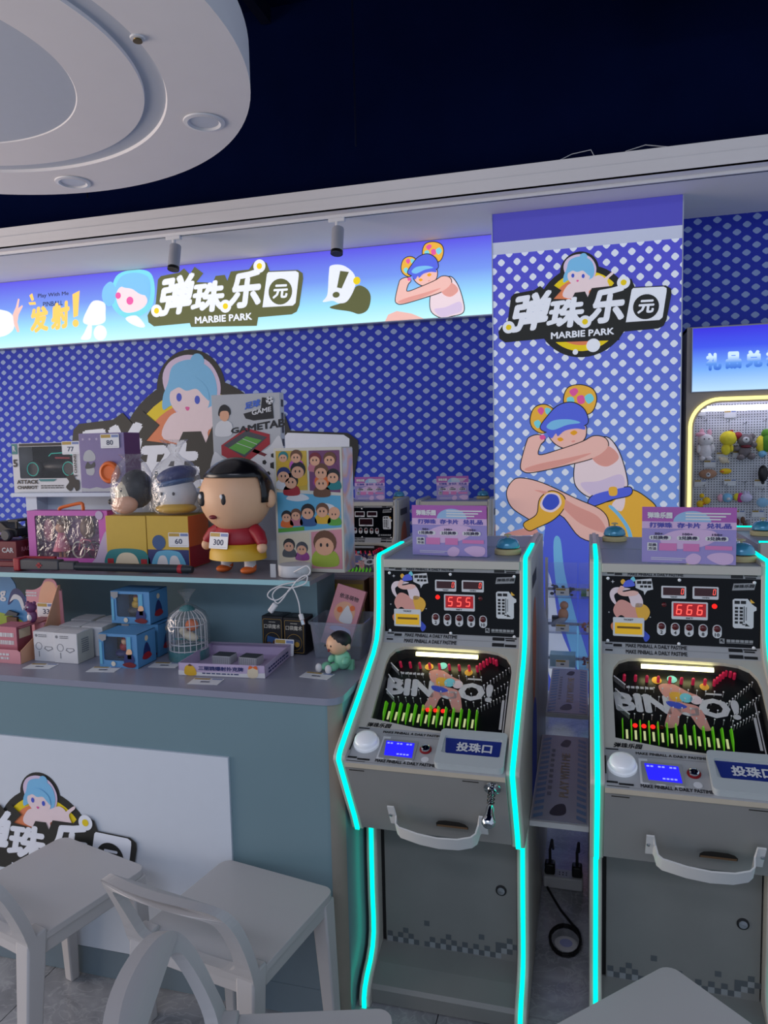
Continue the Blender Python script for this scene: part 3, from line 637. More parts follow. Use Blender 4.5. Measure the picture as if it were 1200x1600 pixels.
mat('steel_pin', (236, 236, 236), .25, .2, var=0)
mat('dark_hole', (26, 20, 16), .9); mat('wood_raw', (128, 96, 66), .8)
mat('red_off', (86, 16, 22), .25, var=0); mat('red_dark', (40, 6, 10), .2, var=0)
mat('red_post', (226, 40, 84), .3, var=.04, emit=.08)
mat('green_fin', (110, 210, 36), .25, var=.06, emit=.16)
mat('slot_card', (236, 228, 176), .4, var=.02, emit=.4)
mat('tray_white', (206, 214, 214), .35, var=.02, trans=.25)
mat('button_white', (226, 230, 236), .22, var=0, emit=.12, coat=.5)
mat('tray_blue', (26, 46, 128), .4, var=.03)
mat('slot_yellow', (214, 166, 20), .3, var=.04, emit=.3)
mat('lock_red', (128, 16, 24), .4)
glow('led_cyan', (0, 255, 218), 1.5)
mat('led_off', (168, 174, 180), .3, var=.02)
glow('tube_warm', (255, 246, 176), 5.0)
glow('led_red', (255, 30, 26), 2.2); glow('digit_red', (255, 92, 84), 1.6); mat('digit_bed', (150, 8, 16), .25, var=0, emit=.55)
mat('digit_bed_dim', (52, 8, 14), .2, var=0, emit=.12)
glow('lcd_blue', (44, 40, 255), 1.1); glow('lcd_text', (150, 160, 255), 1.1)
film('cab_glass', gloss=.12, rough=.03, k=.3)
UP = [(.715, 1.27), (.425, 1.27), (.417, 1.262), (.414, 1.2), (.407, 1.12), (.397, 1.062), (.374, 1.018), (.335, .985), (.285, .959), (.19, .909), (.09, .86), (.018, .823), (.004, .812), (.001, .802), (.01, .786), (.06, .695), (.117, .594), (.140, .545)]
LO = [(.27, .54), (.266, .4), (.266, .278), (.27, .2), (.268, .155), (.254, .118), (.228, .092), (.192, .073), (.168, .052), (.158, .03), (.157, 0)]
DISP = slope((.42, 1.235), (.411, 1.035)); BEZ = slope((.388, 1.008), (.119, .847)); CON = slope((.119, .847), (-.006, .802)); UND = slope((-.006, .79), (.125, .56)); DOOR = yplane(.304)
_t = Vector((-.269, -.161)).normalized(); _n = Vector((-.513, .858))
def PF(u, v, h): return (u, .388 + _t.x * v + _n.x * (h - .05), 1.008 + _t.y * v + _n.y * (h - .05))
W = .204
def seg7(ch, x0, y0, w, h, sg=-1):
    """seven-segment bars; y grows downwards when sg = -1"""
    on = {'0': 'abcdef', '5': 'acdfg', '6': 'acdefg'}[ch]; t = w * .2; out = []
    bars = {'a': (t * .6, w - t * .6, 0, t), 'g': (t * .6, w - t * .6, h / 2 - t / 2, h / 2 + t / 2), 'd': (t * .6, w - t * .6, h - t, h),
            'f': (0, t, t * .6, h / 2 - t * .2), 'b': (w - t, w, t * .6, h / 2 - t * .2), 'e': (0, t, h / 2 + t * .2, h - t * .6), 'c': (w - t, w, h / 2 + t * .2, h - t * .6)}
    for k in on:
        a, b, c, d = bars[k]; sk = lambda yy: (h / 2 - yy) * .12
        out.append([(x0 + a + sk(c), y0 + c), (x0 + b + sk(c), y0 + c), (x0 + b + sk(d), y0 + d), (x0 + a + sk(d), y0 + d)])
    return out
def many(name, parent, FR, lift, m, polys):
    """one printed group of tiny marks"""
    mb = MB()
    for p in polys: mb.add([FR(q[0], q[1], lift) for q in p], [tuple(t) for t in tessellate_polygon([[Vector((q[0], q[1], 0)) for q in p]])])
    me = bpy.data.meshes.new(name); me.from_pydata(mb.v, [], mb.f); o = obj(name, me, m, parent); o['kind'] = 'stuff'
    return o
def on_plane(o, FR, u, v, h=0.0):
    """stand an object (its local z = outward) on a panel"""
    p0 = Vector(FR(u, v, h)); ux_ = (Vector(FR(u + 1, v, h)) - p0).normalized(); nz_ = (Vector(FR(u, v, h + 1)) - p0).normalized(); vy = nz_.cross(ux_)
    o.matrix_local = Matrix(((ux_.x, vy.x, nz_.x, p0.x), (ux_.y, vy.y, nz_.y, p0.y), (ux_.z, vy.z, nz_.z, p0.z), (0, 0, 0, 1)))
    return o
def make_cabinet():
    t = thing('pinball_cabinet', 'x', 'pinball machine')
    side = UP + LO + [(.715, 0)]
    for s in (-1, 1):
        x = s * .2205
        p = MB().prism(side, 'x', x - .0165, x + .0165).build('side_panel', 'cab_white', t, bevel=.003)
        if s > 0:
            sp = lambda u, v, h: (x + .0165 + h, u, v)
            flat('side_print_figure', p, sp, .0008, 'dull_orange', [smooth([(.46, 1.0), (.5, 1.1), (.58, 1.12), (.62, 1.0), (.56, .85), (.48, .82)])])
            flat('side_print_shape', p, sp, .0008, 'dull_blue2', [smooth([(.44, .75), (.52, .82), (.62, .74), (.6, .5), (.5, .42), (.42, .55)])])
            many('side_print_lettering', p, sp, .0008, 'ink_black', [rect(.46 + .03 * k, .482 + .03 * k, 1.17, 1.21) for k in range(6)])
        MB().ribbon(UP[:], x - .006, x + .006, .004).build('led_strip', 'led_cyan', t)
        MB().ribbon(LO[:], x - .006, x + .006, .004).build('led_strip', 'led_cyan', t)
    MB().box(-W, W, .425, .712, 1.245, 1.258).build('top_plate', 'cab_top', t, bevel=.001)
    MB().box(-W, W, .412, .43, 1.234, 1.2585).build('top_lip', 'cab_white', t, bevel=.0015)
    MB().box(-W, W, .69, .712, .02, 1.245).build('back_panel', 'cab_panel', t)
    # display panel
    d = MB().prism([(.42, 1.2345), (.411, 1.035), (.44, 1.035), (.45, 1.2345)], 'x', -W, W).build('display_panel', 'cab_dark', t)
    flat('display_title_strip', d, DISP, .0006, 'label_grey', [rect(-W, W, .0, .012)])
    txt('display_title_lettering', d, DISP, .0012, 'ink_black', [('MAKE PINBALL A DAILY PASTIME', (-.135, .01, .0098, .0022))], bold=.03)
    many('display_title_marks', d, DISP, .0012, 'ink_black', [rect(-.19, -.172, .002, .006), rect(-.17, -.15, .003, .0095), rect(.13, .16, .001, .011), rect(.163, .195, .0015, .005), rect(.165, .192, .007, .0112)])
    st = MB().prism([(.411, 1.036), (.388, 1.008), (.41, .998), (.45, 1.036)], 'x', -W, W).build('joint_strip', 'print_grey', t)
    JS = slope((.411, 1.036), (.388, 1.008))
    many('joint_strip_lines', st, JS, .0006, 'label_grey', [rect(-.2, .13, .0165, .0185), rect(-.2, .2, .0005, .002)])
    txt('joint_strip_lettering', st, JS, .001, 'ink_black', [('MAKE PINBALL A DAILY PASTIME', (-.14, .02, .015, .0035)), ('MAKE PINBALL A DAILY PASTIME', (-.14, .02, .034, .0215))], bold=.03)
    many('joint_strip_marks', st, JS, .001, 'ink_black', [rect(-.195, -.175, .004, .008), rect(-.173, -.15, .006, .014), rect(.125, .16, .004, .014), rect(.162, .195, .004, .008), rect(.164, .19, .01, .0145), rect(-.195, -.175, .023, .028), rect(.125, .16, .022, .033), rect(.162, .195, .025, .033)])
    for u, v in ((-.188, .019), (.0, .019), (.188, .021), (-.188, .196), (.0, .196), (.188, .198)):
        on_plane(MB().lathe([(.0045, 0), (.0045, .002), (.003, .003)], 10).build('screw', 'steel_pin', d, smooth=True), DISP, u, v, .0005)
    # printed generic figure
    def D(u, v): return (-.185 + u * .115, .014 + v * .15)
    def G(name, m, pts, z): flat(name, d, DISP, .0006 + z * .0004, 'dull_' + m, [smooth([D(*p) for p in pts])])
    G('print_swirl', 'cloth', [(.02, .3), (.15, .2), (.5, .22), (.3, .27), (.12, .35), (.2, .55), (.06, .45)], 0)
    G('print_legs', 'blue2', [(.4, .62), (.62, .6), (.85, .7), (.8, .95), (.95, 1.1), (.84, 1.2), (.7, .95), (.4, .85)], 1)
    G('print_knee', 'skin2', [(.1, .62), (.22, .45), (.4, .45), (.7, .62), (.8, .78), (.5, .82), (.3, .72), (.18, .76)], 2)
    G('print_foot', 'orange', [(.05, .9), (.2, .82), (.38, .85), (.32, 1.0), (.1, 1.02)], 2)
    G('print_skirt', 'gold', [(.62, .5), (.85, .52), (.95, .65), (.85, .8), (.68, .76)], 3)
    G('print_top', 'cloth', [(.45, .3), (.66, .28), (.78, .42), (.76, .55), (.55, .55), (.48, .42)], 3)
    G('print_arm', 'skin', [(.2, .3), (.27, .17), (.36, .2), (.32, .28), (.55, .25), (.68, .28), (.62, .34), (.35, .36)], 4)
    G('print_cap', 'blue', [(.33, .18), (.38, .08), (.52, .05), (.6, .15), (.5, .18)], 5)
    G('print_hair', 'gold', [(.27, .08), (.33, .04), (.38, .09), (.31, .14)], 4)
    G('print_hair', 'aqua', [(.5, .03), (.57, -.01), (.61, .06), (.54, .09)], 4)
    flat('print_bubble', d, DISP, .0006, 'label_white', [[D(.6, .05), D(.98, .02), D(1.02, .22), D(.88, .25), D(.82, .33), D(.8, .26), D(.62, .2)]])
    many('print_bubble_marks', d, DISP, .0011, 'ink_black', [[D(a, .07), D(a + .1, .065), D(a + .1, .12), D(a, .125)] for a in (.65, .77, .88)] + [[D(a, .15), D(a + .07, .148), D(a + .07, .19), D(a, .192)] for a in (.72, .81, .9)])
    # ticket slot
    f = flat('ticket_frame', d, DISP, .0004, 'label_white', [rrect(-.174, -.091, .128, .181, .003)], .003)
    txt('ticket_lettering', f, DISP, .004, 'ink_black', [('TICKET', (-.146, -.12, .1365, .1315))], bold=.02)
    flat('ticket_window', f, DISP, .0038, 'slot_yellow', [rect(-.169, -.096, .143, .175)])
    flat('ticket_slit', f, DISP, .0043, mat('slit_brown', (120, 86, 12), .5), [rect(-.163, -.101, .153, .159)])
    # number displays
    for nm, x0, x1, y0, y1, lab in (('target_display', -.0465, .0175, .036, .070, 'TARGET'), ('win_display', .034, .0995, .0355, .070, 'WIN'), ('bet_display', -.0195, .0728, .0785, .1275, 'BET')):
        f = flat(nm, d, DISP, .0004, 'label_white', [rrect(x0, x1, y0, y1, .003)], .0025)
        flat('display_window', f, DISP, .0034, 'digit_bed' if lab == 'BET' else 'digit_bed_dim', [rect(x0 + .0045, x1 - .0045, y0 + .004, y1 - .0085)])
        txt('display_caption', f, DISP, .0034, 'ink_black', [(lab, ((x0 + x1) / 2 - .009, (x0 + x1) / 2 + .009, y1 - .002, y1 - .0062))], bold=.02)
    for k in range(5):
        u = -.0454 + k * .0356; v = .1535 + k * .0004
        b = flat('number_button', d, DISP, .0004, 'label_white', [rrect(u - .0115, u + .0115, v - .016, v + .0205, .0112)], .0015)
        on_plane(MB().lathe([(.009, 0), (.0088, .003), (.006, .0055), (.001, .0065)], 16).build('red_lens', 'red_off', b, smooth=True), DISP, u, v - .005, .0018)
        txt('button_number', b, DISP, .0022, 'ink_black', [(str(2 * k + 2), (u - (.0035 if k < 4 else .006), u + (.0035 if k < 4 else .006), v + .0165, v + .007))], bold=.03)
    flat('word_logo_plate', d, DISP, .0006, 'label_grey', [[(.137, .025), (.192, .022), (.188, .041), (.133, .044)]])
    txt('word_logo', d, DISP, .0012, 'ink_black', [('弹珠乐园', [(.137, .0375), (.187, .035), (.189, .0255), (.139, .0285)])], bold=.03)
    f = flat('notice_plate', d, DISP, .0004, 'label_white', [[(.135, .07), (.14, .066), (.172, .0655), (.182, .079), (.188, .084), (.194, .088), (.194, .096), (.187, .1), (.187, .142), (.183, .146), (.14, .146), (.136, .142)]], .0008)
    many('notice_marks', f, DISP, .0016, 'ink_black', [rect(.1395, .1525, .0715, .08), rect(.155, .168, .0712, .0797)] + [rect(x, x + .008, y, y + .0065) for x in (.1405, .1525) for y in (.088, .0975, .107, .1165, .127)] + [rect(.1625, .1645, .086, .13), rect(.168, .1695, .088, .125), rect(.159, .166, .134, .137), [(.168, .132), (.178, .14), (.166, .14)]])
    flat('notice_flash', d, DISP, .0006, 'dull_gold', [[(.179, .066), (.19, .076), (.178, .078)]])
    flat('maker_mark', d, DISP, .0006, 'label_grey', [rect(.103, .116, .176, .190)])
    many('maker_marks', d, DISP, .0006, 'label_grey', [rect(.121 + k * .0112, .1305 + k * .0112, .178, .1855) for k in range(6)] + [rect(.121, .186, .1872, .1885)])
    flat('maker_mark_arrow', d, DISP, .0011, 'ink_black', [[(.1055, .1785), (.1125, .1785), (.1105, .181), (.114, .1855), (.1125, .1875), (.1085, .1828), (.1055, .185)]])
    for k, (u, v) in enumerate(((-.175, .028), (-.185, .115), (-.075, .125))):
        s_ = .003 if k else .0055
        flat('print_star', d, DISP, .0006, 'label_white', [[(u + (s_ if j % 2 == 0 else s_ * .28) * math.cos(PI * j / 4), v + (s_ if j % 2 == 0 else s_ * .28) * math.sin(PI * j / 4)) for j in range(8)]])
    # playfield well and its bezel
    opening = [(-.176, .283), (-.178, .08), (-.174, .05), (-.16, .026), (-.135, .014), (-.1, .011), (.11, .013), (.145, .019), (.17, .034), (.184, .06), (.189, .09), (.187, .309), (.09, .309), (.04, .309), (-.05, .303)]
    bz = plate('bezel', t, BEZ, -.012, 'cab_white', [(-W, 0), (W, 0), (W, .3135), (-W, .3135)], opening, .012)
    well = MB()
    n = len(opening); vs = [BEZ(u, v, -.012) for u, v in opening] + [PF(u, v, -.001) for u, v in opening]
    well.add(vs, [(i, (i + 1) % n, (i + 1) % n + n, i + n) for i in range(n)]); well.build('well_wall', 'pf_wall', t)
    pf = flat('playfield', t, PF, -.004, 'pf_dark', [[(-.2, -.02), (.2, -.02), (.2, .34), (-.2, .34)]], .004)
    txt('playfield_lettering', pf, PF, .0006, 'pf_ink', [('BINGO!', [(-.168, .158), (.137, .161), (.137, .096), (-.176, .093)])], bold=.05)
    many('playfield_marks', pf, PF, .0006, 'pf_ink', [rect(-.14 + .012 * k, -.131 + .012 * k, .07, .078) for k in range(6)] + [rect(.06, .1, .078, .084), rect(.165, .172, .15, .25), rect(.175, .178, .1, .29)])
    flat('playfield_figure', pf, PF, .0010, 'dull_skin2', [smooth([(-.055, .06), (-.02, .055), (.02, .08), (.04, .09), (0, .1), (.0, .115), (.04, .13), (.058, .19), (.06, .2), (.035, .2), (.01, .15), (-.01, .16), (-.02, .195), (-.05, .2), (-.04, .155), (-.03, .12), (-.05, .09)])])
    flat('playfield_figure_belt', pf, PF, .0013, 'dull_blue2', [smooth([(-.04, .115), (-.01, .118), (.01, .13), (-.01, .138), (-.035, .13)])])
    flat('playfield_figure_top', pf, PF, .0013, 'dull_gold', [smooth([(-.03, .085), (0, .085), (.0, .11), (-.025, .112)])])
    for u, v, r, m in ((.01, .1, .016, 'dull_aqua'), (.034, .105, .015, 'dull_cloth'), (-.06, .045, .013, 'dull_gold'), (-.02, .038, .013, 'dull_aqua'), (.06, .058, .012, 'dull_gold')):
        flat('playfield_bubble', pf, PF, .0016, m, [[(u + r * a[0], v + r * a[1]) for a in circ((0, 0), 1, 20)]])
    MB().tube([BEZ(-.1, .022, -.02), BEZ(.085, .022, -.02)], .0065, 10).build('lamp_tube', 'tube_warm', t)
    pins = MB()
    def pin(u, v, h=.02, r=.0005):
        pins.tube([PF(u, v, 0), PF(u, v, h)], r, 5); pins.ball(PF(u, v, h), .0022, 6, 4)
    for k in range(12):
        for j, v in enumerate((.088, .118, .15, .18)): pin(-.135 + .0215 * k + (.0105 if j % 2 else 0), v)
    for k in range(10):
        pin(.105 + .008 * k, .125 - .0085 * k); pin(.11 + .0085 * k, .165 - .008 * k); pin(.105 + .008 * k, .2 - .006 * k)
        pin(-.165 + .003 * k, .155 + .003 * k); pin(-.17 + .0025 * k, .1 + .003 * k); pin(-.172 + .003 * k, .055 + .003 * k)
    o = pins.build('pins', 'steel_pin', t); o['kind'] = 'stuff'
    rp = None
    def post(u, v):
        nonlocal rp
        if rp is None:
            rp = MB().tube([(0, 0, 0), (0, 0, .02)], .0044, 8).ball((0, 0, .02), .0045, 8, 6).build('red_post', 'red_post', t, smooth=True); q = rp
        else: q = rp.copy(); COL.objects.link(q)
        on_plane(q, PF, u, v, 0)
    for k in range(8): post(-.145 + .0295 * k, .05)
    for k in range(6): post(.085 + .0085 * k, .05 - .0095 * k)
    for k in range(3): post(.12 + .009 * k, .01 + .006 * k)
    fin0 = card0 = None
    for k in range(13):
        u = -.1555 + k * .0216; v = .188 + .0006 * k
        if fin0 is None:
            fin0 = MB().prism([(0, 0), (.012, .024), (.02, .028), (.052, .022), (.068, .004), (.068, 0)], 'x', -.0011, .0011)
            vv = fin0.v; fin0.v = [(p[0], -p[1], p[2]) for p in vv]; fin0 = fin0.build('green_fin', 'green_fin', t); q = fin0
        else: q = fin0.copy(); COL.objects.link(q)
        on_plane(q, PF, u, v, 0)
        if k < 12:
            if card0 is None:
                card0 = MB().box(-.0028, .0028, -.028, 0, 0, .0012).build('slot_card', 'slot_card', t); q = card0
            else: q = card0.copy(); COL.objects.link(q)
            on_plane(q, PF, u + .0108, v + .03, .001)
    MB().add([BEZ(*p, -.002) for p in opening], [tuple(range(len(opening)))]).build('glass', 'cab_glass', t)
    # console
    cs = MB().prism([(.119, .847), (-.006, .802), (-.004, .79), (.01, .785), (.13, .83)], 'x', -W, W).build('console', 'print_grey', t)
    MB().prism([(-.0065, .8005), (-.0045, .788), (.006, .782), (.01, .785), (-.002, .791), (-.003, .8005)], 'x', -W, W).build('console_edge', mat('edge_beige', (190, 180, 160), .5), t)
    txt('bezel_logo', bz, BEZ, .0006, 'ink_black', [('弹珠乐园', [(-.182, .3125), (-.116, .3125), (-.112, .2975), (-.178, .2975)])], bold=.04)
    txt('console_lettering', cs, CON, .0008, 'ink_black', [('MAKE PINBALL A DAILY PASTIME', (-.13, .03, .018, .009))], bold=.035)
    txt('console_lettering', cs, CON, .0008, 'ink_black', [('MAKE PINBALL A DAILY PASTIME', (-.125, .03, .124, .113))], bold=.035)
    many('console_lines', cs, CON, .0005, 'label_grey', [rect(-.12, .03, .022, .025), rect(-.19, .03, .127, .1285), rect(-.2, -.196, .03, .11)])
    many('console_marks', cs, CON, .0008, 'ink_black', [rect(-.2, -.17, .004, .008), rect(-.2, -.175, .112, .118), rect(-.173, -.14, .116, .122), rect(-.2, -.15, .1265, .1285), rect(-.203, -.2, .03, .09)])
    many('console_blocks', cs, CON, .0005, 'label_white', [rect(-.125, -.105, .03, .112), rect(-.09, -.07, .095, .112), rect(-.05, -.03, .095, .112), circ((.0, .1), .01, 14)])
    rb = MB().lathe([(.0345, 0), (.0345, .006), (.031, .008), (.031, .016), (.0285, .021), (.02, .0245), (.01, .026), (.0005, .0265)], 32).build('push_button', 'button_white', t, smooth=True, angle=50); on_plane(rb, CON, -.1632, .0625, 0)
    fr = flat('lcd_frame', cs, CON, .0004, 'label_grey', [rrect(-.12, -.028, .04, .108, .003)], .002)
    flat('lcd_screen', fr, CON, .0028, 'lcd_blue', [[(-.113, .047), (-.037, .0485), (-.033, .1015), (-.1065, .0995)]])
    many('lcd_text', fr, CON, .0033, 'lcd_text', [rect(-.108 + k * .0085, -.102 + k * .0085, .053, .058) for k in range(8) if k not in (2, 5)] + [rect(-.075 + k * .0085, -.069 + k * .0085, .09, .095) for k in range(4)])
    on_plane(MB().lathe([(.0155, 0), (.0155, .003), (.0125, .004)], 20).build('lock_ring', 'lock_red', t, smooth=True), CON, -.0045, .066, .0003)
    lk = MB().lathe([(.012, .003), (.0112, .009), (.0085, .0105), (.0085, .0095), (.001, .0095)], 20).build('key_lock', 'chrome', t, smooth=True); on_plane(lk, CON, -.0045, .066, 0)
    MB().box(-.001, .001, -.0045, .0045, .0094, .0102).build('key_slit', 'ink_black', lk)
    # ball tray
    ty = plate('ball_tray', t, CON, .0006, 'tray_white', rrect(.028, .199, .002, .128, .012), rrect(.041, .188, .028, .09, .006), .019)
    flat('tray_floor', ty, CON, .0008, 'tray_white', [rrect(.038, .191, .026, .09, .004)], .013)
    flat('tray_label', ty, CON, .0146, 'tray_blue', [[(.043, .031), (.186, .031), (.185, .082), (.178, .0865), (.056, .0865), (.05, .082)]])
    txt('tray_lettering', ty, CON, .0152, 'label_white', [('投珠口', (.075, .165, .076, .043))], bold=.035)
    # lower front
    MB().prism([(-.001, .788), (.133, .555), (.30, .55), (.30, .575), (.15, .585), (.02, .79)], 'x', -W, W).build('lower_front', 'cab_panel', t)
    many('hinge_marks', t, UND, .006, 'dark_hole', [rect(-.19, -.15, .002, .006), rect(.1, .14, .002, .006)])
    hd = MB(); path = [(-.108, 0), (-.09, 0), (-.085, .008), (-.081, .03), (-.072, .038), (-.02, .05), (.03, .055), (.08, .052), (.112, .042), (.122, .032), (.126, .008), (.131, 0), (.15, 0)]
    outer = path; inner = []
    for i, p in enumerate(path):
        a = path[max(0, i - 1)]; b = path[min(len(path) - 1, i + 1)]; dv = Vector((b[0] - a[0], b[1] - a[1])).normalized()
        inner.append((p[0] - dv.y * .004, p[1] + dv.x * .004))
    n = len(path); vs = []
    for p, q in zip(outer, inner):
        for (u, h) in (p, q):
            s0, s1 = (.132, .205) if abs(h) < .006 and (u < -.08 or u > .12) else (.16, .205)
            vs += [UND(u, s0, h + .012), UND(u, s1, h + .012)]
    fs = []
    for i in range(n - 1):
        b = i * 4; c = b + 4
        fs += [(b, b + 1, c + 1, c), (b + 2, c + 2, c + 3, b + 3), (b, c, c + 2, b + 2), (b + 1, b + 3, c + 3, c + 1)]
    fs += [(0, 2, 3, 1), (n * 4 - 4, n * 4 - 3, n * 4 - 1, n * 4 - 2)]
    hh = hd.add(vs, fs).build('pull_handle', mat('handle_white', (214, 214, 212), .35, var=.02), t, smooth=True, angle=40)
    for u in (-.102, .146): on_plane(MB().lathe([(.005, 0), (.005, .002), (.003, .0035)], 10).build('screw', 'chrome', hh, smooth=True), UND, u, .165, .0165)
    flat('return_slot', t, UND, .0085, 'dark_hole', [[(.014, .205), (.014, .19), (.022, .18), (.04, .176), (.075, .177), (.09, .183), (.098, .194), (.098, .205)]])
    flat('return_slot_lip', t, UND, .009, 'wood_raw', [rect(.016, .096, .196, .2045)])
    pg = MB().lathe([(.021, 0), (.021, .003), (.012, .006), (.012, .012)], 20).build('plunger_flange', 'chrome', t, smooth=True); on_plane(pg, UND, .172, .02, .006)
    MB().lathe([(.0045, .006), (.0045, .075)], 10).build('plunger_rod', 'chrome', pg, smooth=True)
    sg = MB(); sg.tube([(.0085 * math.cos(a * .7), .0085 * math.sin(a * .7), .01 + a * .0011) for a in range(32)], .0014, 5); sg.build('plunger_spring', 'black_plastic', pg)
    MB().lathe([(.005, .045), (.0095, .055), (.0105, .07), (.014, .08), (.016, .088), (.0155, .096), (.011, .102), (.001, .104)], 20).build('plunger_knob', 'chrome', pg, smooth=True)
    dr = MB().box(-.192, .2, .304, .32, .1, .545).build('door', 'cab_door', t, bevel=.001)
    MB().box(-.204, -.192, .312, .33, .09, .545).build('door_gap', 'ink_black', t)
    lk = MB().lathe([(.0155, 0), (.0155, .003), (.0125, .004)], 20).build('door_lock_ring', 'ink_black', dr, smooth=True); on_plane(lk, lambda u, v, h: (u, .304 - h, v), .1555, .3176, 0)
    MB().lathe([(.0115, .003), (.0108, .006), (.001, .0065)], 20).build('door_lock', 'chrome', lk, smooth=True)
    ck = {0: [(-.185, 2), (-.15, 2), (-.165, 3), (-.12, 1), (-.135, 0), (-.09, 0)]}
    cw = .0148
    pts = {(0, 2), (1, 1), (2, 2), (3, 3), (3, 1), (4, 2), (5, 1), (7, 5), (7, 1), (8, 2), (9, 1), (10, 2), (11, 3), (11, 1), (12, 2), (13, 1), (14, 2), (15, 1), (16, 2), (17, 4), (17, 1), (18, 2), (19, 1), (20, 2), (20, 3), (21, 3), (22, 2), (22, 4), (23, 3)}
    many('checker_dark', dr, DOOR, .0006, 'check_dark', [rect(-.188 + i * .0163, -.188 + (i + 1) * .0163, .092 + j * .0163, .092 + (j + 1) * .0163) for i, j in pts])
    many('checker_light', dr, DOOR, .0006, 'check_light', [rect(-.188 + i * .0163, -.188 + (i + 1) * .0163, .092 + j * .0163, .092 + (j + 1) * .0163) for i, j in {(0, 1), (2, 1), (4, 1), (10, 1), (12, 1), (8, 1), (14, 1), (16, 1), (18, 1), (20, 1), (22, 3), (21, 2)}])
    MB().prism([(.306, .105), (.24, .085), (.185, .056), (.176, .046), (.178, .004), (.6, .004), (.6, .105)], 'x', -W, W).build('foot_plate', 'cab_door', t)
    return t
cab = make_cabinet()
rows = [(-.3905, 1.715, 0, 'pinball cabinet with cyan edge lights showing 555, beside the service counter'),
        (.2470, 1.715, 0, 'pinball cabinet with cyan edge lights showing 666, at the right edge'),
        (-.3905, 3.150, PI, 'unlit pinball cabinet hidden behind the front one that stands beside the service counter'),
        (.2470, 3.150, PI, 'unlit cabinet top with a call bell, behind the rightmost front pinball cabinet'),
        (-.776, 3.975, 0, 'unlit pinball cabinet against the back wall right beside the printed column'),
        (-1.353, 3.945, 0, 'unlit pinball cabinet against the back wall, half hidden by the comic display box'),
        (1.245, 2.765, PI / 2, 'pinball cabinet turned sideways at the right edge, only its cyan top lights showing')]
cabs = []
for i, (x, y, r, lab) in enumerate(rows):
    o = cab if i == 0 else copy_tree(cab)
    o.location = (x, y, 0); o.rotation_euler = (0, 0, r); o['label'] = lab; o['group'] = 'pinball cabinets'; cabs.append(o)
    if 2 <= i <= 5:
        for c in o.children:
            nm = c.name.split('.')[0]
            if nm in ('led_strip', 'lamp_tube'):
                c.material_slots[0].link = 'OBJECT'; c.material_slots[0].material = MATS['led_off']
        for c in list(o.children_recursive):
            if c.name.split('.')[0] in ('lcd_screen', 'display_window', 'lcd_text'):
                c.material_slots[0].link = 'OBJECT'; c.material_slots[0].material = MATS['red_dark' if c.name.startswith('display') else 'pf_dark']
for o, num, led in ((cabs[0], '5', -.039), (cabs[1], '6', .0898)):
    d = [c for c in o.children if c.name.startswith('display_panel')][0]
    for x0, y0, w, h, ch in ((.0045, .0425, .0068, .0155, '0'), (.0855, .042, .0068, .0155, '0')):
        many('lit_digit', d, DISP, .004, 'digit_red', seg7(ch, x0, y0, w, h))
    for k in range(3): many('lit_digit', d, DISP, .004, 'digit_red', seg7(num, -.0075 + k * .0265, .0865, .0145, .0275))
    for u in (-.039, .0898):
        on_plane(MB().lathe([(.0065, 0), (.0063, .003), (.004, .005), (.0005, .0057)], 14).build('indicator_lamp', 'led_red' if u == led else 'red_off', d, smooth=True), DISP, u, .0885, .0004)
    for k in range(12):
        if (k in (5, 6, 7, 8) and num == '5') or (k in (1, 2, 3, 4) and num == '6'):
            q = MB().lathe([(.006, 0), (.0058, .002), (.002, .0035)], 12).build('lane_lamp', 'led_red' if k not in (8, 4) else 'red_off', o, smooth=True); on_plane(q, PF, -.145 + k * .0216, .203, .001)
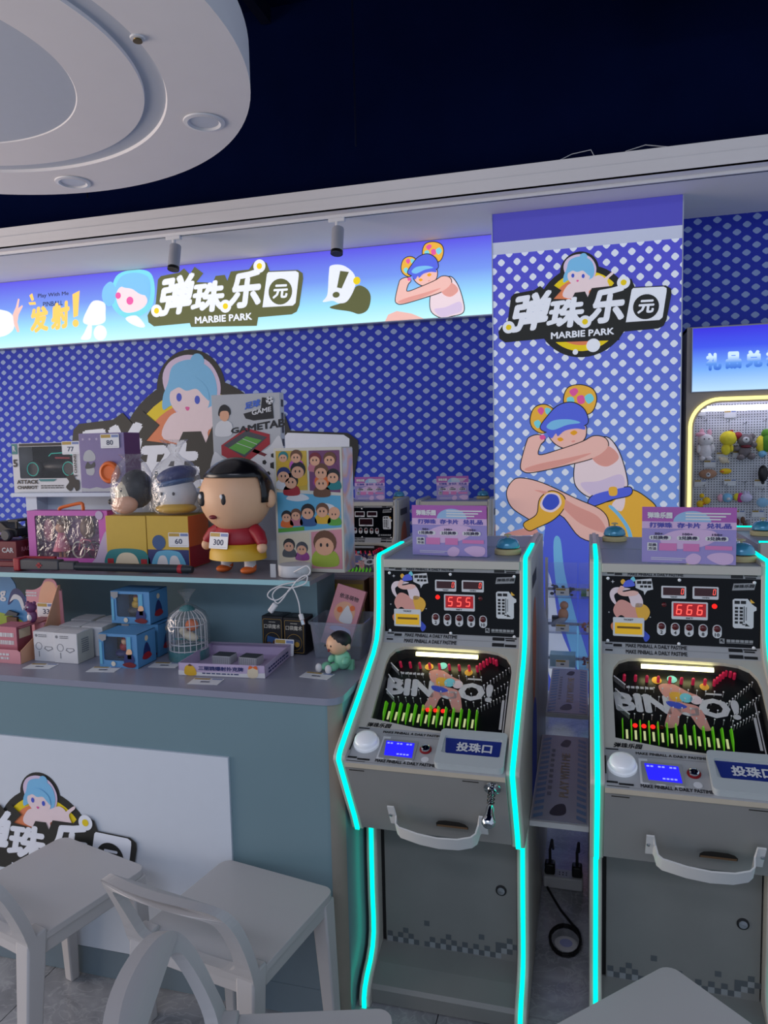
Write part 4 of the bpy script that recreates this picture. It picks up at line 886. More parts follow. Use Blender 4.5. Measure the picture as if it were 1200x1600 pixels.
# acrylic rule signs and call bells on the cabinet tops
mat('sign_magenta', (168, 92, 172), .5, var=.03); mat('sign_lilac', (150, 140, 200), .5, var=.03); mat('sign_pale', (206, 176, 214), .5, var=.02); mat('sign_pink', (206, 122, 178), .5, var=.02)
mat('sign_indigo', (78, 76, 168), .5, var=0); mat('sign_sky', (146, 184, 220), .5, var=.02); mat('sign_ink2', (50, 40, 76), .5, var=0)
film('acrylic', gloss=.2, rough=.05, k=.35)
def sign(loc, rz, w, h, lab):
    s = thing('rule_sign', lab, 'sign', loc, rz, 'rule signs on the cabinets')
    m = w / .24
    bd = MB().box(-w / 2, w / 2, 0, .003, 0, h).build('sign_board', 'acrylic', s)
    MB().box(-w / 2, w / 2, 0, .05, 0, .003).build('sign_base', 'acrylic', s)
    F = lambda u, v, q: (u * w, -q, v * h)
    flat('sign_ground', s, F, .0006, 'sign_lilac', [rect(-.5, .5, .02, 1)])
    flat('sign_header', s, F, .001, 'sign_magenta', [rect(-.5, .5, .74, 1)])
    flat('sign_dome', s, F, .0014, 'sign_sky', [[(.04 + .2 * math.cos(PI * k / 16), .745 + .19 * math.sin(PI * k / 16)) for k in range(17)]])
    flat('sign_strip', s, F, .0018, 'sign_pale', [rect(-.5, .5, .62, .745)])
    flat('sign_figure', s, F, .0012, 'sign_pale', [smooth([(-.3, .45), (-.1, .6), (.25, .6), (.3, .45), (.1, .3), (-.2, .28)]), smooth([(-.02, .12), (.06, .2), (.14, .14), (.1, .02), (0, .02)]), smooth([(.2, .14), (.3, .22), (.46, .2), (.46, .06), (.34, .02)])])
    txt('sign_heading', s, F, .0022, 'sign_indigo', [('打弹珠', (-.42, -.17, .635, .73)), ('存卡片', (-.12, .13, .635, .73)), ('兑礼品', (.19, .45, .635, .73))], bold=.05)
    flat('sign_price_plate', s, F, .0018, 'label_white', [rrect(-.42, -.18, .42, .5, .03), rrect(-.12, .12, .42, .5, .03), rrect(.18, .42, .42, .5, .03)])
    txt('sign_prices', s, F, .0024, 'sign_ink2', [('50+', (-.36, -.27, .51, .55)), ('100+', (-.06, .05, .51, .55)), ('150+', (.25, .36, .51, .55)), ('1兑换券', (-.4, -.21, .43, .495)), ('2兑换券', (-.1, .1, .43, .495)), ('3兑换券', (.2, .4, .43, .495))], bold=.04)
    flat('sign_method_plate', s, F, .0018, 'label_white', [rect(-.44, -.33, .23, .37)])
    txt('sign_method', s, F, .0024, 'sign_ink2', [('兑换', (-.43, -.34, .305, .36)), ('方法', (-.43, -.34, .24, .295))], bold=.03)
    flat('sign_method_box', s, F, .0018, 'sign_pink', [rect(-.31, -.12, .235, .365), rect(-.05, .12, .235, .365), rect(.18, .46, .27, .34)])
    txt('sign_logo', s, F, .0018, 'label_white', [('弹珠乐园', (-.44, -.17, .8, .91))], bold=.06)
    many('sign_small_print', s, F, .0018, 'label_white', [rect(-.03 + .0 * k, .44 - .05 * k, .88 - .05 * k, .905 - .05 * k) for k in range(3)] + [rect(-.4, -.02, .1, .11), rect(-.4, -.06, .07, .08)])
    return s
sign((-.405, 2.198, 1.2592), math.radians(-7), .238, .158, 'violet rule sign on the front pinball cabinet nearest the service counter')
sign((.268, 2.135, 1.2592), math.radians(-7), .238, .158, 'violet rule sign on the rightmost front pinball cabinet')
sign((-.798, 4.475, 1.2592), 0, .2, .15, 'violet rule sign on the far cabinet right beside the printed column')
sign((-1.335, 4.485, 1.2592), 0, .2, .15, 'violet rule sign on the far cabinet half hidden by the comic display box')
mat('bell_blue', (74, 156, 190), .25, .2, var=.04, coat=.4); mat('bell_cream', (206, 192, 142), .45, var=.03)
def bell(loc, lab):
    b = thing('call_bell', lab, 'bell', loc, 0, 'call bells on the cabinets')
    MB().lathe([(.04, 0), (.041, .004), (.041, .013), (.038, .016), (.02, .017)], 28).build('bell_base', 'bell_cream', b, smooth=True)
    MB().lathe([(.036, .02), (.0365, .024), (.033, .036), (.026, .045), (.014, .05), (.004, .051)], 28).build('bell_dome', 'bell_blue', b, smooth=True)
    MB().lathe([(.003, .05), (.003, .056), (.011, .057), (.0115, .06), (.006, .062)], 16).build('bell_plunger', 'bell_cream', b, smooth=True)
    MB().lathe([(.03, .016), (.03, .021)], 16).build('bell_gap', 'black_plastic', b)
for p, lab in (((-.236, 2.285), 'teal call bell beside the sign on the cabinet showing 555'), ((.418, 2.225), 'teal call bell right of the sign on the cabinet showing 666'),
               ((.094, 2.63), 'teal call bell on the rear cabinet behind the left end of the sign over 666'), ((.60, 2.83), 'teal call bell on the sideways cabinet with cyan top lights'),
               ((-1.17, 4.59), 'far teal call bell on the wall cabinet beside the comic display box'), ((-.63, 4.62), 'far teal call bell on the wall cabinet right beside the printed column')):
    bell((p[0], p[1], 1.2592), lab)


# ------------------------------------------------------------------ goods on the counter and its shelves
film('clear_film', gloss=.12, rough=.1, haze=.02, k=.3); film('bag_film', gloss=.4, rough=.15, haze=.05, wrinkle=.7, k=.45); film('clear_tub', (235, 242, 250), gloss=.4, rough=.08, haze=.12)
film('foil_film', gloss=.4, rough=.12, haze=.02, wrinkle=.5, k=.3)
mat('tag_white', (222, 224, 226), .5, var=.02); mat('tag_gold', (176, 146, 66), .5); mat('tag_blue', (112, 130, 176), .5)
PR = {}
def C(name, col, **k):
    col = tuple(v * .92 for v in col)
    return mat('g_' + name, col, k.pop('rough', .5), var=k.pop('var', .05), **k)
for n, c in dict(pink=(222, 150, 160), pink2=(204, 120, 136), pinkd=(156, 84, 98), hot=(206, 96, 190), hotd=(150, 60, 140), rose=(230, 128, 150), cream=(230, 216, 186), card=(176, 140, 96), white=(226, 226, 228), ivory=(222, 216, 200), blk=(18, 18, 24),
                 blue=(84, 150, 204), blued=(44, 86, 140), sky=(96, 178, 214), navy=(28, 44, 110), teal=(20, 128, 132), yellow=(226, 178, 40), yellowb=(212, 176, 60), red=(170, 24, 42), redd=(120, 18, 34), maroon=(126, 34, 48), orange=(236, 112, 40), skin=(240, 190, 150), green=(92, 168, 60),
                 lilac=(200, 182, 214), violet=(130, 112, 168), mint=(140, 214, 178), grey=(150, 152, 156), greyl=(190, 192, 196), dgrey=(70, 72, 78), lime=(168, 188, 60), brown=(110, 70, 44), gold=(200, 156, 60), plum=(120, 64, 110), peach=(236, 176, 140)).items(): C(n, c)
def G_(n): return 'g_' + n
def marks(name, parent, FR, lift, m, x0, x1, y0, y1, rows, seed=1):
    """rows of tiny illegible print"""
    rg = random.Random(seed); P = []; h = (y1 - y0) / rows
    for r in range(rows):
        x = x0; ya = y1 - h * (r + .75); yb = y1 - h * (r + .2)
        while x < x1:
            w = (x1 - x0) * rg.uniform(.06, .16); P.append(rect(x, min(x1, x + w), ya, yb)); x += w + (x1 - x0) * .03
    return many(name, parent, FR, lift, m, P)
def price_tag(parent, FR, u, v, w, h, num, lift=.001, name='price_tag'):
    """small card: gold header, number; part of what it is stuck to"""
    p = flat(name, parent, FR, lift, 'tag_white', [rrect(u, u + w, v, v + h, h * .06, 2)], .0008)
    flat('tag_header', p, FR, lift + .0012, 'tag_gold', [rect(u + w * .03, u + w * .55, v + h * .74, v + h * .96)])
    flat('tag_header', p, FR, lift + .0012, 'tag_blue', [rect(u + w * .6, u + w * .97, v + h * .76, v + h * .94)])
    if num: txt('tag_number', p, FR, lift + .0012, 'sign_ink', [(num, (u + w * (.5 - .09 * len(num)), u + w * (.5 + .09 * len(num)), v + h * .22, v + h * .58))], bold=.015)
    flat('tag_frame_line', p, FR, lift + .0012, 'g_greyl', [rect(u + w * .08, u + w * .92, v + h * .1, v + h * .12)])
    return p
def carton(name, lab, cat, x0, x1, y0, d, z0, h, m, rz=0.0, group=None, bevel=.0012, mside=None):
    """closed carton; front face at local y = 0, x centred"""
    t = thing(name, lab, cat, ((x0 + x1) / 2, y0, z0), rz, group); w = x1 - x0
    b = MB().box(-w / 2, w / 2, 0, d, 0, h).build('carton_body', G_(m), t, bevel=bevel)
    if mside:
        MB().box(w / 2, w / 2 + .0006, .001, d - .001, .001, h - .001).build('carton_side', G_(mside), t)
    return t, w, yplane(0.0)
def window_box(name, lab, cat, x0, x1, y0, d, z0, h, m, win, inside, rz=0.0, group=None, filmm='clear_film'):
    """carton with a real opening covered by film; win = local x0, x1, z0, z1"""
    t = thing(name, lab, cat, ((x0 + x1) / 2, y0, z0), rz, group); w = x1 - x0
    plate('carton_front', t, lambda u, v, q: (u, -q + .0015, v), 0, G_(m), rect(-w / 2, w / 2, 0, h), rrect(win[0], win[1], win[2], win[3], .006, 3), .0015)
    MB().box(-w / 2, -w / 2 + .0015, .0015, d, 0, h).box(w / 2 - .0015, w / 2, .0015, d, 0, h).box(-w / 2, w / 2, .0015, d, 0, .0015).box(-w / 2, w / 2, .0015, d, h - .0015, h).build('carton_body', G_(m), t)
    MB().box(-w / 2 + .002, w / 2 - .002, d * .9, d, .002, h - .002).build('carton_lining', G_(inside), t)
    MB().box(win[0] - .004, win[1] + .004, .002, .0025, win[2] - .004, win[3] + .004).build('window_film', filmm, t)
    return t, w, yplane(0.0)
def blob(name, parent, m, c, r, rot=None, n=16):
    o = MB().ball((0, 0, 0), r, n, max(8, n // 2 + 2)).build(name, m, parent, smooth=True, angle=180); o.location = c
    if rot: o.rotation_euler = rot
    return o

CT, SH, RI = .9312, 1.1965, 1.4525
# blue pop-up card at the left edge
t = thing('popup_card', 'blue pop-up card with a dolphin and green hill at the left edge', 'card', (-2.1, 2.2, CT))
MB().prism(smooth([(-.25, .0), (-.25, .2), (-.1, .235), (.03, .235), (.075, .2), (.085, .16), (.12, .15), (.128, .09), (.125, .03), (.12, .0)], 4), 'y', 0, .003).build('card_board', G_('blue'), t)
F0 = yplane(0)
flat('card_hill', t, F0, .001, G_('lime'), [smooth([(-.25, .0), (-.25, .11), (-.1, .1), (.02, .085), (.1, .06), (.12, .02), (.11, .0)])])
flat('card_dolphin', t, F0, .001, G_('navy'), [smooth([(.04, .12), (.06, .17), (.09, .18), (.118, .15), (.12, .1), (.1, .14), (.075, .15), (.06, .13)])])
flat('card_dolphin_belly', t, F0, .0016, G_('white'), [smooth([(.05, .13), (.07, .158), (.1, .15), (.112, .12), (.105, .1), (.09, .135), (.07, .14)])])
txt('card_lettering', t, F0, .001, G_('white'), [('ng', (-.02, .035, .13, .17))], bold=.03)
ch = MB().box(.04, .085, -.012, -.002, .045, .075).build('card_chest', G_('brown'), t); MB().prism([(.03, .08), (.05, .1), (.09, .09), (.085, .08)], 'y', -.012, -.002).build('card_chest_lid', G_('dgrey'), t)
# pink figurine display
t = thing('figurine_display_tray', 'pink cardboard counter tray with a tall printed back card', 'display tray', (-1.85, 1.905, CT))
plate('tray_front', t, lambda u, v, q: (u, -q, v), 0, G_('pink'), [(-.11, 0), (.102, 0), (.102, .038), (.09, .045), (-.11, .045)], [(-.105, .002), (-.1, .002), (-.1, .003), (-.105, .003)], .002)
MB().prism([(0, 0), (.2, 0), (.2, .22), (.19, .22), (.12, .1), (.002, .042)], 'x', .1, .102).build('tray_side', G_('peach'), t)
MB().box(-.11, .1, .0, .2, 0, .002).build('tray_floor', G_('pink2'), t)
flat('tray_back', t, lambda u, v, q: (u, .195 - q, v), 0, G_('pink'), [smooth([(-.034, .0), (-.034, .1), (-.034, .19), (-.033, .199), (-.028, .2), (.0, .201), (.03, .215), (.05, .24), (.085, .238), (.1, .205), (.112, .2), (.1125, .199), (.115, .1), (.112, .0)], 3)], .003)
FB = lambda u, v, q: (u, .192 - q, v)
flat('back_print', t, FB, .0006, G_('peach'), [smooth([(.02, .12), (.02, .18), (.045, .228), (.085, .225), (.095, .18), (.08, .12)])])
flat('back_print_belly', t, FB, .001, G_('ivory'), [smooth([(.03, .12), (.035, .145), (.05, .15), (.062, .135), (.06, .12)])])
marks('back_marks', t, FB, .001, G_('white'), -.035, .01, .175, .195, 2, 3)
price_tag(t, FB, .012, .107, .075, .05, '33', .004)
marks('front_marks', t, yplane(0), .0028, G_('white'), -.02, .06, .01, .035, 2, 5)
t, w, F = carton('figurine_carton', 'dark pink figurine carton standing in the pink counter tray', 'box', -1.866, -1.782, 1.93, .07, CT + .0022, .11, 'pink2', mside='pinkd')
marks('carton_marks', t, F, .0006, G_('white'), -.03, .03, .045, .095, 2, 8)
flat('carton_side_print', t, lambda u, v, q: (w / 2 + .0008 + q, u, v), 0, G_('cream'), [rect(.01, .06, .07, .1)])
t, w, F = carton('figurine_carton', 'low pink carton behind the dark pink figurine carton', 'box', -1.79, -1.752, 2.02, .07, CT + .0022, .105, 'pink')
flat('carton_band', t, F, .0006, G_('white'), [rect(-.018, .018, .05, .075)])
fg = thing('bear_figurine', 'small purple pink bear figurine standing on the low pink carton', 'figurine', (-1.782, 2.005, CT + .1095))
MB().box(-.035, .02, -.07, .08, -.0005, .001).build('stand_plate', G_('pinkd'), fg)
blob('torso', fg, G_('plum'), (0, 0, .022), (.016, .014, .022)); blob('belly', fg, G_('white'), (-.002, -.01, .02), (.01, .006, .012)); blob('head', fg, G_('plum'), (-.003, -.002, .052), (.02, .018, .018))
for s in (-1, 1): blob('ear', fg, G_('plum'), (.013 * s - .003, 0, .067), .006); blob('eye', fg, G_('white'), (-.006 + .006 * s, -.018, .056), .003)
blob('nose', fg, G_('blk'), (-.006, -.02, .05), .003)
# white cartons
mat('carton_print', (120, 122, 128), .6)
WB = [(-1.731, -1.651, 1.945, 'leftmost of the two front white cartons beside the pink tray'), (-1.649, -1.561, 1.940, 'front white fan carton nearest the striped blue kart boxes'),
      (-1.70, -1.62, 2.03, 'white carton in the second row behind the leftmost front carton'), (-1.615, -1.535, 2.032, 'white carton in the second row with its printed side showing'),
      (-1.72, -1.64, 2.115, 'white carton in the third row, farther from the kart boxes'), (-1.62, -1.54, 2.116, 'white carton in the third row next to the stacked kart boxes')]
for i, (a, b, y, lab) in enumerate(WB):
    t, w, F = carton('white_carton', lab, 'box', a, b, y, .08, CT, .098, 'white', group='white fan cartons', mside='ivory')
    MB().prism([(0.0, .098), (.04, .1), (.08, .098)], 'x', -w / 2, w / 2).build('carton_flap', G_('white'), t)
    if i < 2:
        flat('carton_logo', t, F, .0006, 'carton_print', [circ((-w / 2 + .012, .085), .005, 10)])
        marks('carton_marks', t, F, .0006, 'carton_print', -.02, .012, .079, .09, 2, 9 + i)
        plate('carton_drawing', t, lambda u, v, q: (u, -q, v), .0004, 'carton_print', circ((-.02, .05), .0125, 16), circ((-.02, .05), .0108, 16), .0002)
        plate('carton_drawing', t, lambda u, v, q: (u, -q, v), .0004, 'carton_print', [(.0, .042), (.015, .034), (.034, .042), (.03, .05), (.004, .05)], [(.004, .043), (.015, .037), (.03, .043), (.028, .048), (.006, .048)], .0002)
        flat('carton_drawing_stick', t, F, .0006, 'carton_print', [rect(-.0215, -.0185, .015, .034)])
    marks('side_marks', t, lambda u, v, q: (w / 2 + .0006 + q, u, v), .0005, 'carton_print', .02, .055, .03, .078, 7, 20 + i)
# blue kart boxes
KB = [(-1.474, -1.337, 1.932, CT, 0, 'front blue window box with a kart toy, lowest and nearest the counter edge', 'red'),
      (-1.482, -1.345, 2.062, CT, 0, 'blue kart toy box mostly hidden under the topmost kart box', 'red'),
      (-1.512, -1.367, 2.055, CT + .1085, 0, 'topmost blue window box with a yellow kart toy inside', 'yellow')]
for a, b, y, z, r, lab, k in KB:
    t, w, F = window_box('kart_toy_box', lab, 'toy box', a, b, y, .105 if z > CT else .1, z, .107, 'blue', (-.052, .03, .022, .098), 'blk', group='blue kart toy boxes')
    flat('box_badge', t, F, .0022, G_('grey'), [[(-w / 2 + .002, .105), (-w / 2 + .03, .105), (-w / 2 + .028, .088), (-w / 2 + .015, .082), (-w / 2 + .002, .09)]])
    flat('box_stripe', t, F, .0022, G_('sky'), [rect(.034, .048, .03, .1)])
    flat('box_stripe', t, F, .0022, G_('sky'), [rect(-w / 2 + .003, -w / 2 + .012, .01, .08)])
    flat('box_roundel', t, F, .0022, G_('ivory'), [circ((-.018, .012), .008, 14)])
    for nm, mm, pts in (('print_driver', 'navy', [(.02, .02), (.028, .048), (.045, .05), (.058, .03), (.05, .012), (.03, .01)]), ('print_kart', 'redd', [(.015, .012), (.03, .004), (.055, .004), (.062, .014), (.04, .02)]), ('print_head', 'skin', [(.03, .045), (.035, .06), (.048, .06), (.05, .046)])):
        flat(nm, t, F, .0026 if nm != 'print_driver' else .0022, G_(mm), [smooth(pts)])
    S_ = lambda u, v, q: (w / 2 + q, u, v)
    flat('side_roundel', t, S_, .0006, G_('cream'), [circ((.05, .085), .009, 14)]); flat('side_figure', t, S_, .0006, G_('navy'), [smooth([(.03, .03), (.04, .065), (.055, .07), (.07, .04), (.06, .025)])]); flat('side_kart', t, S_, .001, G_('red'), [smooth([(.025, .025), (.05, .018), (.075, .025), (.06, .04), (.035, .038)])])
    blob('toy_kart', t, G_('navy' if k == 'red' else 'dgrey'), (-.01, .05, .035), (.03, .03, .014)); blob('toy_driver', t, G_(k), (-.005, .045, .055), (.018, .016, .016)); blob('toy_head', t, G_('skin' if k == 'red' else 'yellow'), (.0, .04, .075), .013); blob('toy_cap', t, G_('red'), (.0, .042, .083), (.013, .013, .007))
# bird cage
t = thing('toy_bird_cage', 'white toy bird cage with teal base wrapped in a clear bag', 'bird cage', (-1.243, 2.075, CT))
MB().lathe([(.062, 0), (.064, .003), (.064, .028), (.06, .032)], 32).build('cage_base', G_('teal'), t, smooth=True)
bar0 = None
for k in range(20):
    if bar0 is None: bar0 = MB().tube([(.06, 0, .03), (.06, 0, .115), (.056, 0, .13), (.045, 0, .145), (.03, 0, .156), (.015, 0, .161)], .0014, 5).build('cage_bar', G_('white'), t, smooth=True); o = bar0
    else: o = bar0.copy(); COL.objects.link(o)
    o.rotation_euler = (0, 0, 2 * PI * k / 20)
for z in (.034, .115, .055): MB().tube([(.0605 * math.cos(2 * PI * k / 32), .0605 * math.sin(2 * PI * k / 32), z) for k in range(32)], .0017, 5, True).build('cage_hoop', G_('white'), t)
MB().lathe([(.026, .158), (.02, .168), (.008, .173), (.003, .174)], 20).build('cage_cap', G_('teal'), t, smooth=True)
MB().tube([(-.055, 0, .06), (.055, 0, .06)], .003, 6).build('perch', G_('teal'), t)
bd = blob('toy_bird', t, G_('cream'), (.012, -.01, .075), (.03, .016, .014), (0, .3, 0)); blob('bird_head', t, G_('cream'), (-.012, -.012, .09), .012); blob('toy_flower', t, G_('orange'), (.008, .012, .105), (.022, .02, .02))
MB().lathe([(.067, .002), (.069, .06), (.068, .12), (.058, .148), (.03, .168), (.01, .178), (.006, .184), (.012, .2), (.03, .222)], 24, caps=False).build('clear_bag', 'bag_film', t, smooth=True)
# purple tray of cards
t = thing('card_pack_tray', 'open lilac cardboard tray with animal prints holding grey packs', 'display tray', (-1.05, 2.03, CT), math.radians(4))
tw, td, th = .137, .118, .038
for nm, b in (('tray_front', (-tw, tw, -td, -td + .002, 0, th)), ('tray_back', (-tw, tw, td - .002, td, 0, th)), ('tray_side', (-tw, -tw + .002, -td, td, 0, th)), ('tray_side', (tw - .002, tw, -td, td, 0, th)), ('tray_floor', (-tw, tw, -td, td, 0, .002))):
    MB().box(*b).build(nm, G_('lilac'), t)
FT = yplane(-td)
flat('tray_cloud', t, FT, .0006, G_('white'), [[(-tw, .001), (-tw, .016), (-.1, .013), (-.06, .011), (0, .013), (.06, .012), (.1, .014), (tw, .016), (tw, .001)]])
flat('tray_print', t, FT, .001, G_('yellow'), [smooth([(-.115, .003), (-.115, .026), (-.1, .033), (-.085, .026), (-.08, .003)])]); flat('tray_print', t, FT, .001, G_('cream'), [smooth([(.085, .003), (.085, .028), (.1, .034), (.115, .028), (.112, .003)])])
flat('tray_print_cap', t, FT, .0013, G_('brown'), [smooth([(-.105, .03), (-.1, .036), (-.092, .03)])]); flat('tray_print_ear', t, FT, .0013, G_('orange'), [smooth([(.086, .026), (.09, .037), (.1, .032)]), smooth([(.1, .032), (.111, .037), (.114, .026)])])
txt('tray_lettering', t, FT, .0013, G_('navy'), [('三丽鸥爆射扑克牌', (-.072, .07, .018, .031))], bold=.03)
marks('tray_marks', t, FT, .0013, G_('navy'), -.06, .055, .006, .012, 1, 3); marks('tray_side_marks', t, lambda u, v, q: (tw + q, u, v), .0006, G_('navy'), -.09, .09, .006, .026, 2, 4)
flat('tray_back_flap', t, lambda u, v, q: (u, v, th + q), .001, G_('lilac'), [rect(-tw, tw, td - .02, td)])
for x, y, rz, lab in ((-1.1, 2.045, .0, 'grey shrink-wrapped card pack in the lilac tray, nearer the bird cage'), (-1.008, 2.045, -.05, 'grey shrink-wrapped card pack in the lilac tray, nearer the black boxes')):
    p = thing('card_pack', lab, 'card pack', (x, y, CT + .0022), rz, 'card packs in the lilac tray')
    MB().box(-.031, .031, -.024, .024, 0, .026).build('pack_body', G_('greyl'), p, bevel=.001)
    MB().box(-.03, .03, -.023, .023, .026, .0266).build('pack_top', G_('dgrey'), p)
    many('pack_ribs', p, yplane(-.0245), .0003, G_('grey'), [rect(-.028 + .007 * k, -.026 + .007 * k, .003, .024) for k in range(9)])
# black magic boxes
for a, b, lab, c1, c2 in ((-1.036, -.958, 'black magic trick box with a blue roundel, nearer the lilac tray', 'blued', 'brown'), (-.955, -.877, 'black magic trick box with a gold roundel behind the price card', 'dgrey', 'gold')):
    t, w, F = carton('magic_box', lab, 'box', a, b, 2.185 if a < -1 else 2.175, .07, CT, .122, 'blk', math.radians(-3), 'black magic boxes', .004)
    plate('box_border', t, lambda u, v, q: (u, -q, v), .0004, G_('gold'), rrect(-.034, .034, .006, .112, .006), rrect(-.033, .033, .007, .111, .0055), .0002)
    txt('box_lettering', t, F, .0008, G_('ivory'), [('口袋魔术', (-.029, .029, .08, .095))], bold=.01)
    marks('box_marks', t, F, .0008, G_('ivory'), -.012, .012, .1, .104, 1, 2)
    flat('box_roundel', t, F, .0006, G_('gold'), [circ((0, .04), .0275, 24)]); flat('box_roundel_field', t, F, .001, G_('blk'), [circ((0, .04), .0265, 24)])
    flat('box_picture', t, F, .0014, G_(c1), [[(-.02, .035), (.02, .028), (.022, .048), (-.018, .056)]]); flat('box_picture_coin', t, F, .0018, G_(c2), [circ((-.012, .028), .008, 12), circ((.01, .034), .009, 12)])
    MB().prism(circ((0, .035), .02, 20), 'z', .122, .1225).build('box_lid_print', G_('dgrey'), t)
t = thing('price_card', 'upright price card with gold header leaning on the black magic boxes', 'price card', (-.945, 2.155, CT), math.radians(-3))
price_tag(t, lambda u, v, q: (u, v * .15 - q, v), -.034, 0.001, .068, .052, '')
# clear tub with booklet
t = thing('clear_tub', 'clear plastic tub at the end of the counter beside the pinball cabinet', 'tub', (-.762, 2.225, CT))
tub = MB()
def loop(z, ax, ay, r): return [(p[0], p[1], z) for p in rrect(-ax, ax, -ay, ay, r, 4)]
L = [loop(0.0, .078, .075, .012), loop(.112, .088, .084, .014), loop(.112, .093, .089, .015), loop(.12, .094, .09, .015), loop(.12, .0895, .0855, .014), loop(.002, .0765, .0735, .012)]
n = len(L[0]); tub.add([p for l in L for p in l], [(j * n + k, j * n + (k + 1) % n, (j + 1) * n + (k + 1) % n, (j + 1) * n + k) for j in range(5) for k in range(n)] + [tuple(range(n)), tuple(range(5 * n, 6 * n))])
tub.build('tub_body', 'clear_tub', t, smooth=True)
t = thing('pink_booklet', 'pink boxed booklet with a cloud print leaning inside the clear tub', 'booklet', (-.775, 2.26, CT + .0045))
bk = MB().box(-.05, .05, -.012, .012, 0, .2).build('booklet_body', G_('pink'), t, bevel=.001); bk.rotation_euler = (math.radians(-14), math.radians(15), 0); bk.location = (-.02, -.03, .014)
FK = yplane(-.012)
flat('booklet_disc', bk, FK, .0006, G_('peach'), [circ((0, .115), .036, 24)]); flat('booklet_cloud', bk, FK, .001, G_('white'), [smooth([(-.01, .085), (-.005, .12), (.005, .14), (.018, .125), (.03, .11), (.03, .085)])]); flat('booklet_bear', bk, FK, .001, G_('orange'), [circ((-.018, .12), .01, 12), circ((.022, .135), .009, 12)])
txt('booklet_lettering', bk, FK, .0008, G_('blk'), [('依洛萌物', (-.032, .034, .158, .174))], bold=.01)
flat('booklet_band', bk, FK, .0006, G_('lilac'), [smooth([(-.03, .05), (-.02, .066), (.03, .066), (.034, .05)])])
# small seated doll
t = thing('seated_doll', 'small seated doll with dark hair and mint pajamas in front of the clear tub', 'doll', (-.722, 2.045, CT), math.radians(-18))
blob('torso', t, G_('mint'), (.008, .012, .03), (.028, .024, .03)); blob('head', t, G_('skin'), (0, .0, .08), (.036, .032, .033)); blob('hair', t, G_('blk'), (.006, .006, .092), (.036, .032, .028)); blob('ear', t, G_('skin'), (.036, .004, .076), (.008, .008, .01))
for s in (-1, 1): blob('leg', t, G_('mint'), (-.014 + .014 * s, -.022, .014), (.012, .024, .012)); blob('shoe', t, G_('white'), (-.018 + .018 * s, -.048, .014), (.011, .009, .014)); blob('arm', t, G_('mint'), (.008 + .026 * s, -.006, .034), (.009, .016, .012)); blob('eye', t, G_('blk'), (-.012 + .011 * s, -.031, .08), (.0025, .002, .0035))
blob('mouth', t, G_('redd'), (-.01, -.031, .066), (.004, .002, .005)); MB().box(.01, .04, .02, .03, 0, .03).build('back_rest', G_('mint'), t)
# flat price cards lying on the counter top
for x, y, r, lab in ((-1.665, 1.895, .12, 'price card lying flat in front of the white cartons'), (-1.44, 1.905, .15, 'price card lying flat in front of the lowest kart box'), (-1.275, 1.985, .1, 'price card lying flat in front of the bird cage'), (-1.065, 1.862, .1, 'price card lying flat in front of the lilac tray'), (-.765, 1.978, -.1, 'price card lying flat in front of the seated doll')):
    t = thing('price_card', lab, 'price card', (x, y, CT), r, 'price cards lying on the counter')
    p = MB().box(-.046, .046, -.026, .026, .0002, .0012).build('card_body', 'tag_white', t); FZ = zplane(.0012)
    flat('card_header', p, FZ, .0005, 'tag_gold', [rect(-.043, .006, .014, .024)]); flat('card_header', p, FZ, .0005, 'tag_blue', [rect(.012, .043, .015, .023)]); marks('card_marks', p, FZ, .0005, 'sign_ink', -.014, .014, -.014, .002, 1, 6)
# brown cartons at the back
t, w, F = carton('brown_carton', 'yellowish brown shipping carton beside the end of the display shelf', 'box', -.985, -.765, 2.47, .17, CT, .195, 'card', mside='brown', group='brown shipping cartons')
MB().box(-w / 2, w / 2, .082, .088, .195, .1954).build('flap_seam', G_('brown'), t); flat('carton_tape', t, F, .0006, G_('yellowb'), [rect(-w / 2, w / 2 - .005, .01, .18)])
t, w, F = carton('brown_carton', 'plain brown carton half hidden behind the clear tub', 'box', -.755, -.655, 2.5, .14, CT, .2, 'brown', group='brown shipping cartons')
MB().box(-w / 2, w / 2, .068, .072, .2, .2004).build('flap_seam', G_('blk'), t)

# --- upper shelf
t, w, F = window_box('rc_car_box', 'white window box with a black toy car on the riser shelf', 'toy box', -2.165, -1.852, 2.385, .12, RI, .192, 'white', (-.125, .12, .055, .178), 'blk')
flat('box_letter_block', t, F, .0022, G_('teal'), [rect(-.155, -.13, .15, .19)]); flat('box_black_edge', t, F, .0022, G_('blk'), [rect(-.12, .125, .18, .19)])
txt('box_lettering', t, F, .0024, G_('blk'), [('ATTACK', (-.14, -.04, .034, .05)), ('CHARIOT', (-.14, -.045, .014, .027)), ('5', (-.152, -.132, .1, .13))], bold=.04)
txt('box_lettering_white', t, F, .0026, G_('white'), [('R', (-.15, -.136, .16, .182))], bold=.04)
txt('box_side_lettering', t, F, .0024, G_('blk'), [('5 CHANNEL', [(.138, .06), (.138, .15), (.126, .15), (.126, .06)])], bold=.02)
marks('box_marks', t, F, .0022, G_('dgrey'), -.03, .075, .014, .03, 2, 11)
flat('box_window_trim', t, F, .0022, G_('teal'), [[(-.04, .052), (-.03, .043), (.03, .043), (.045, .052)]])


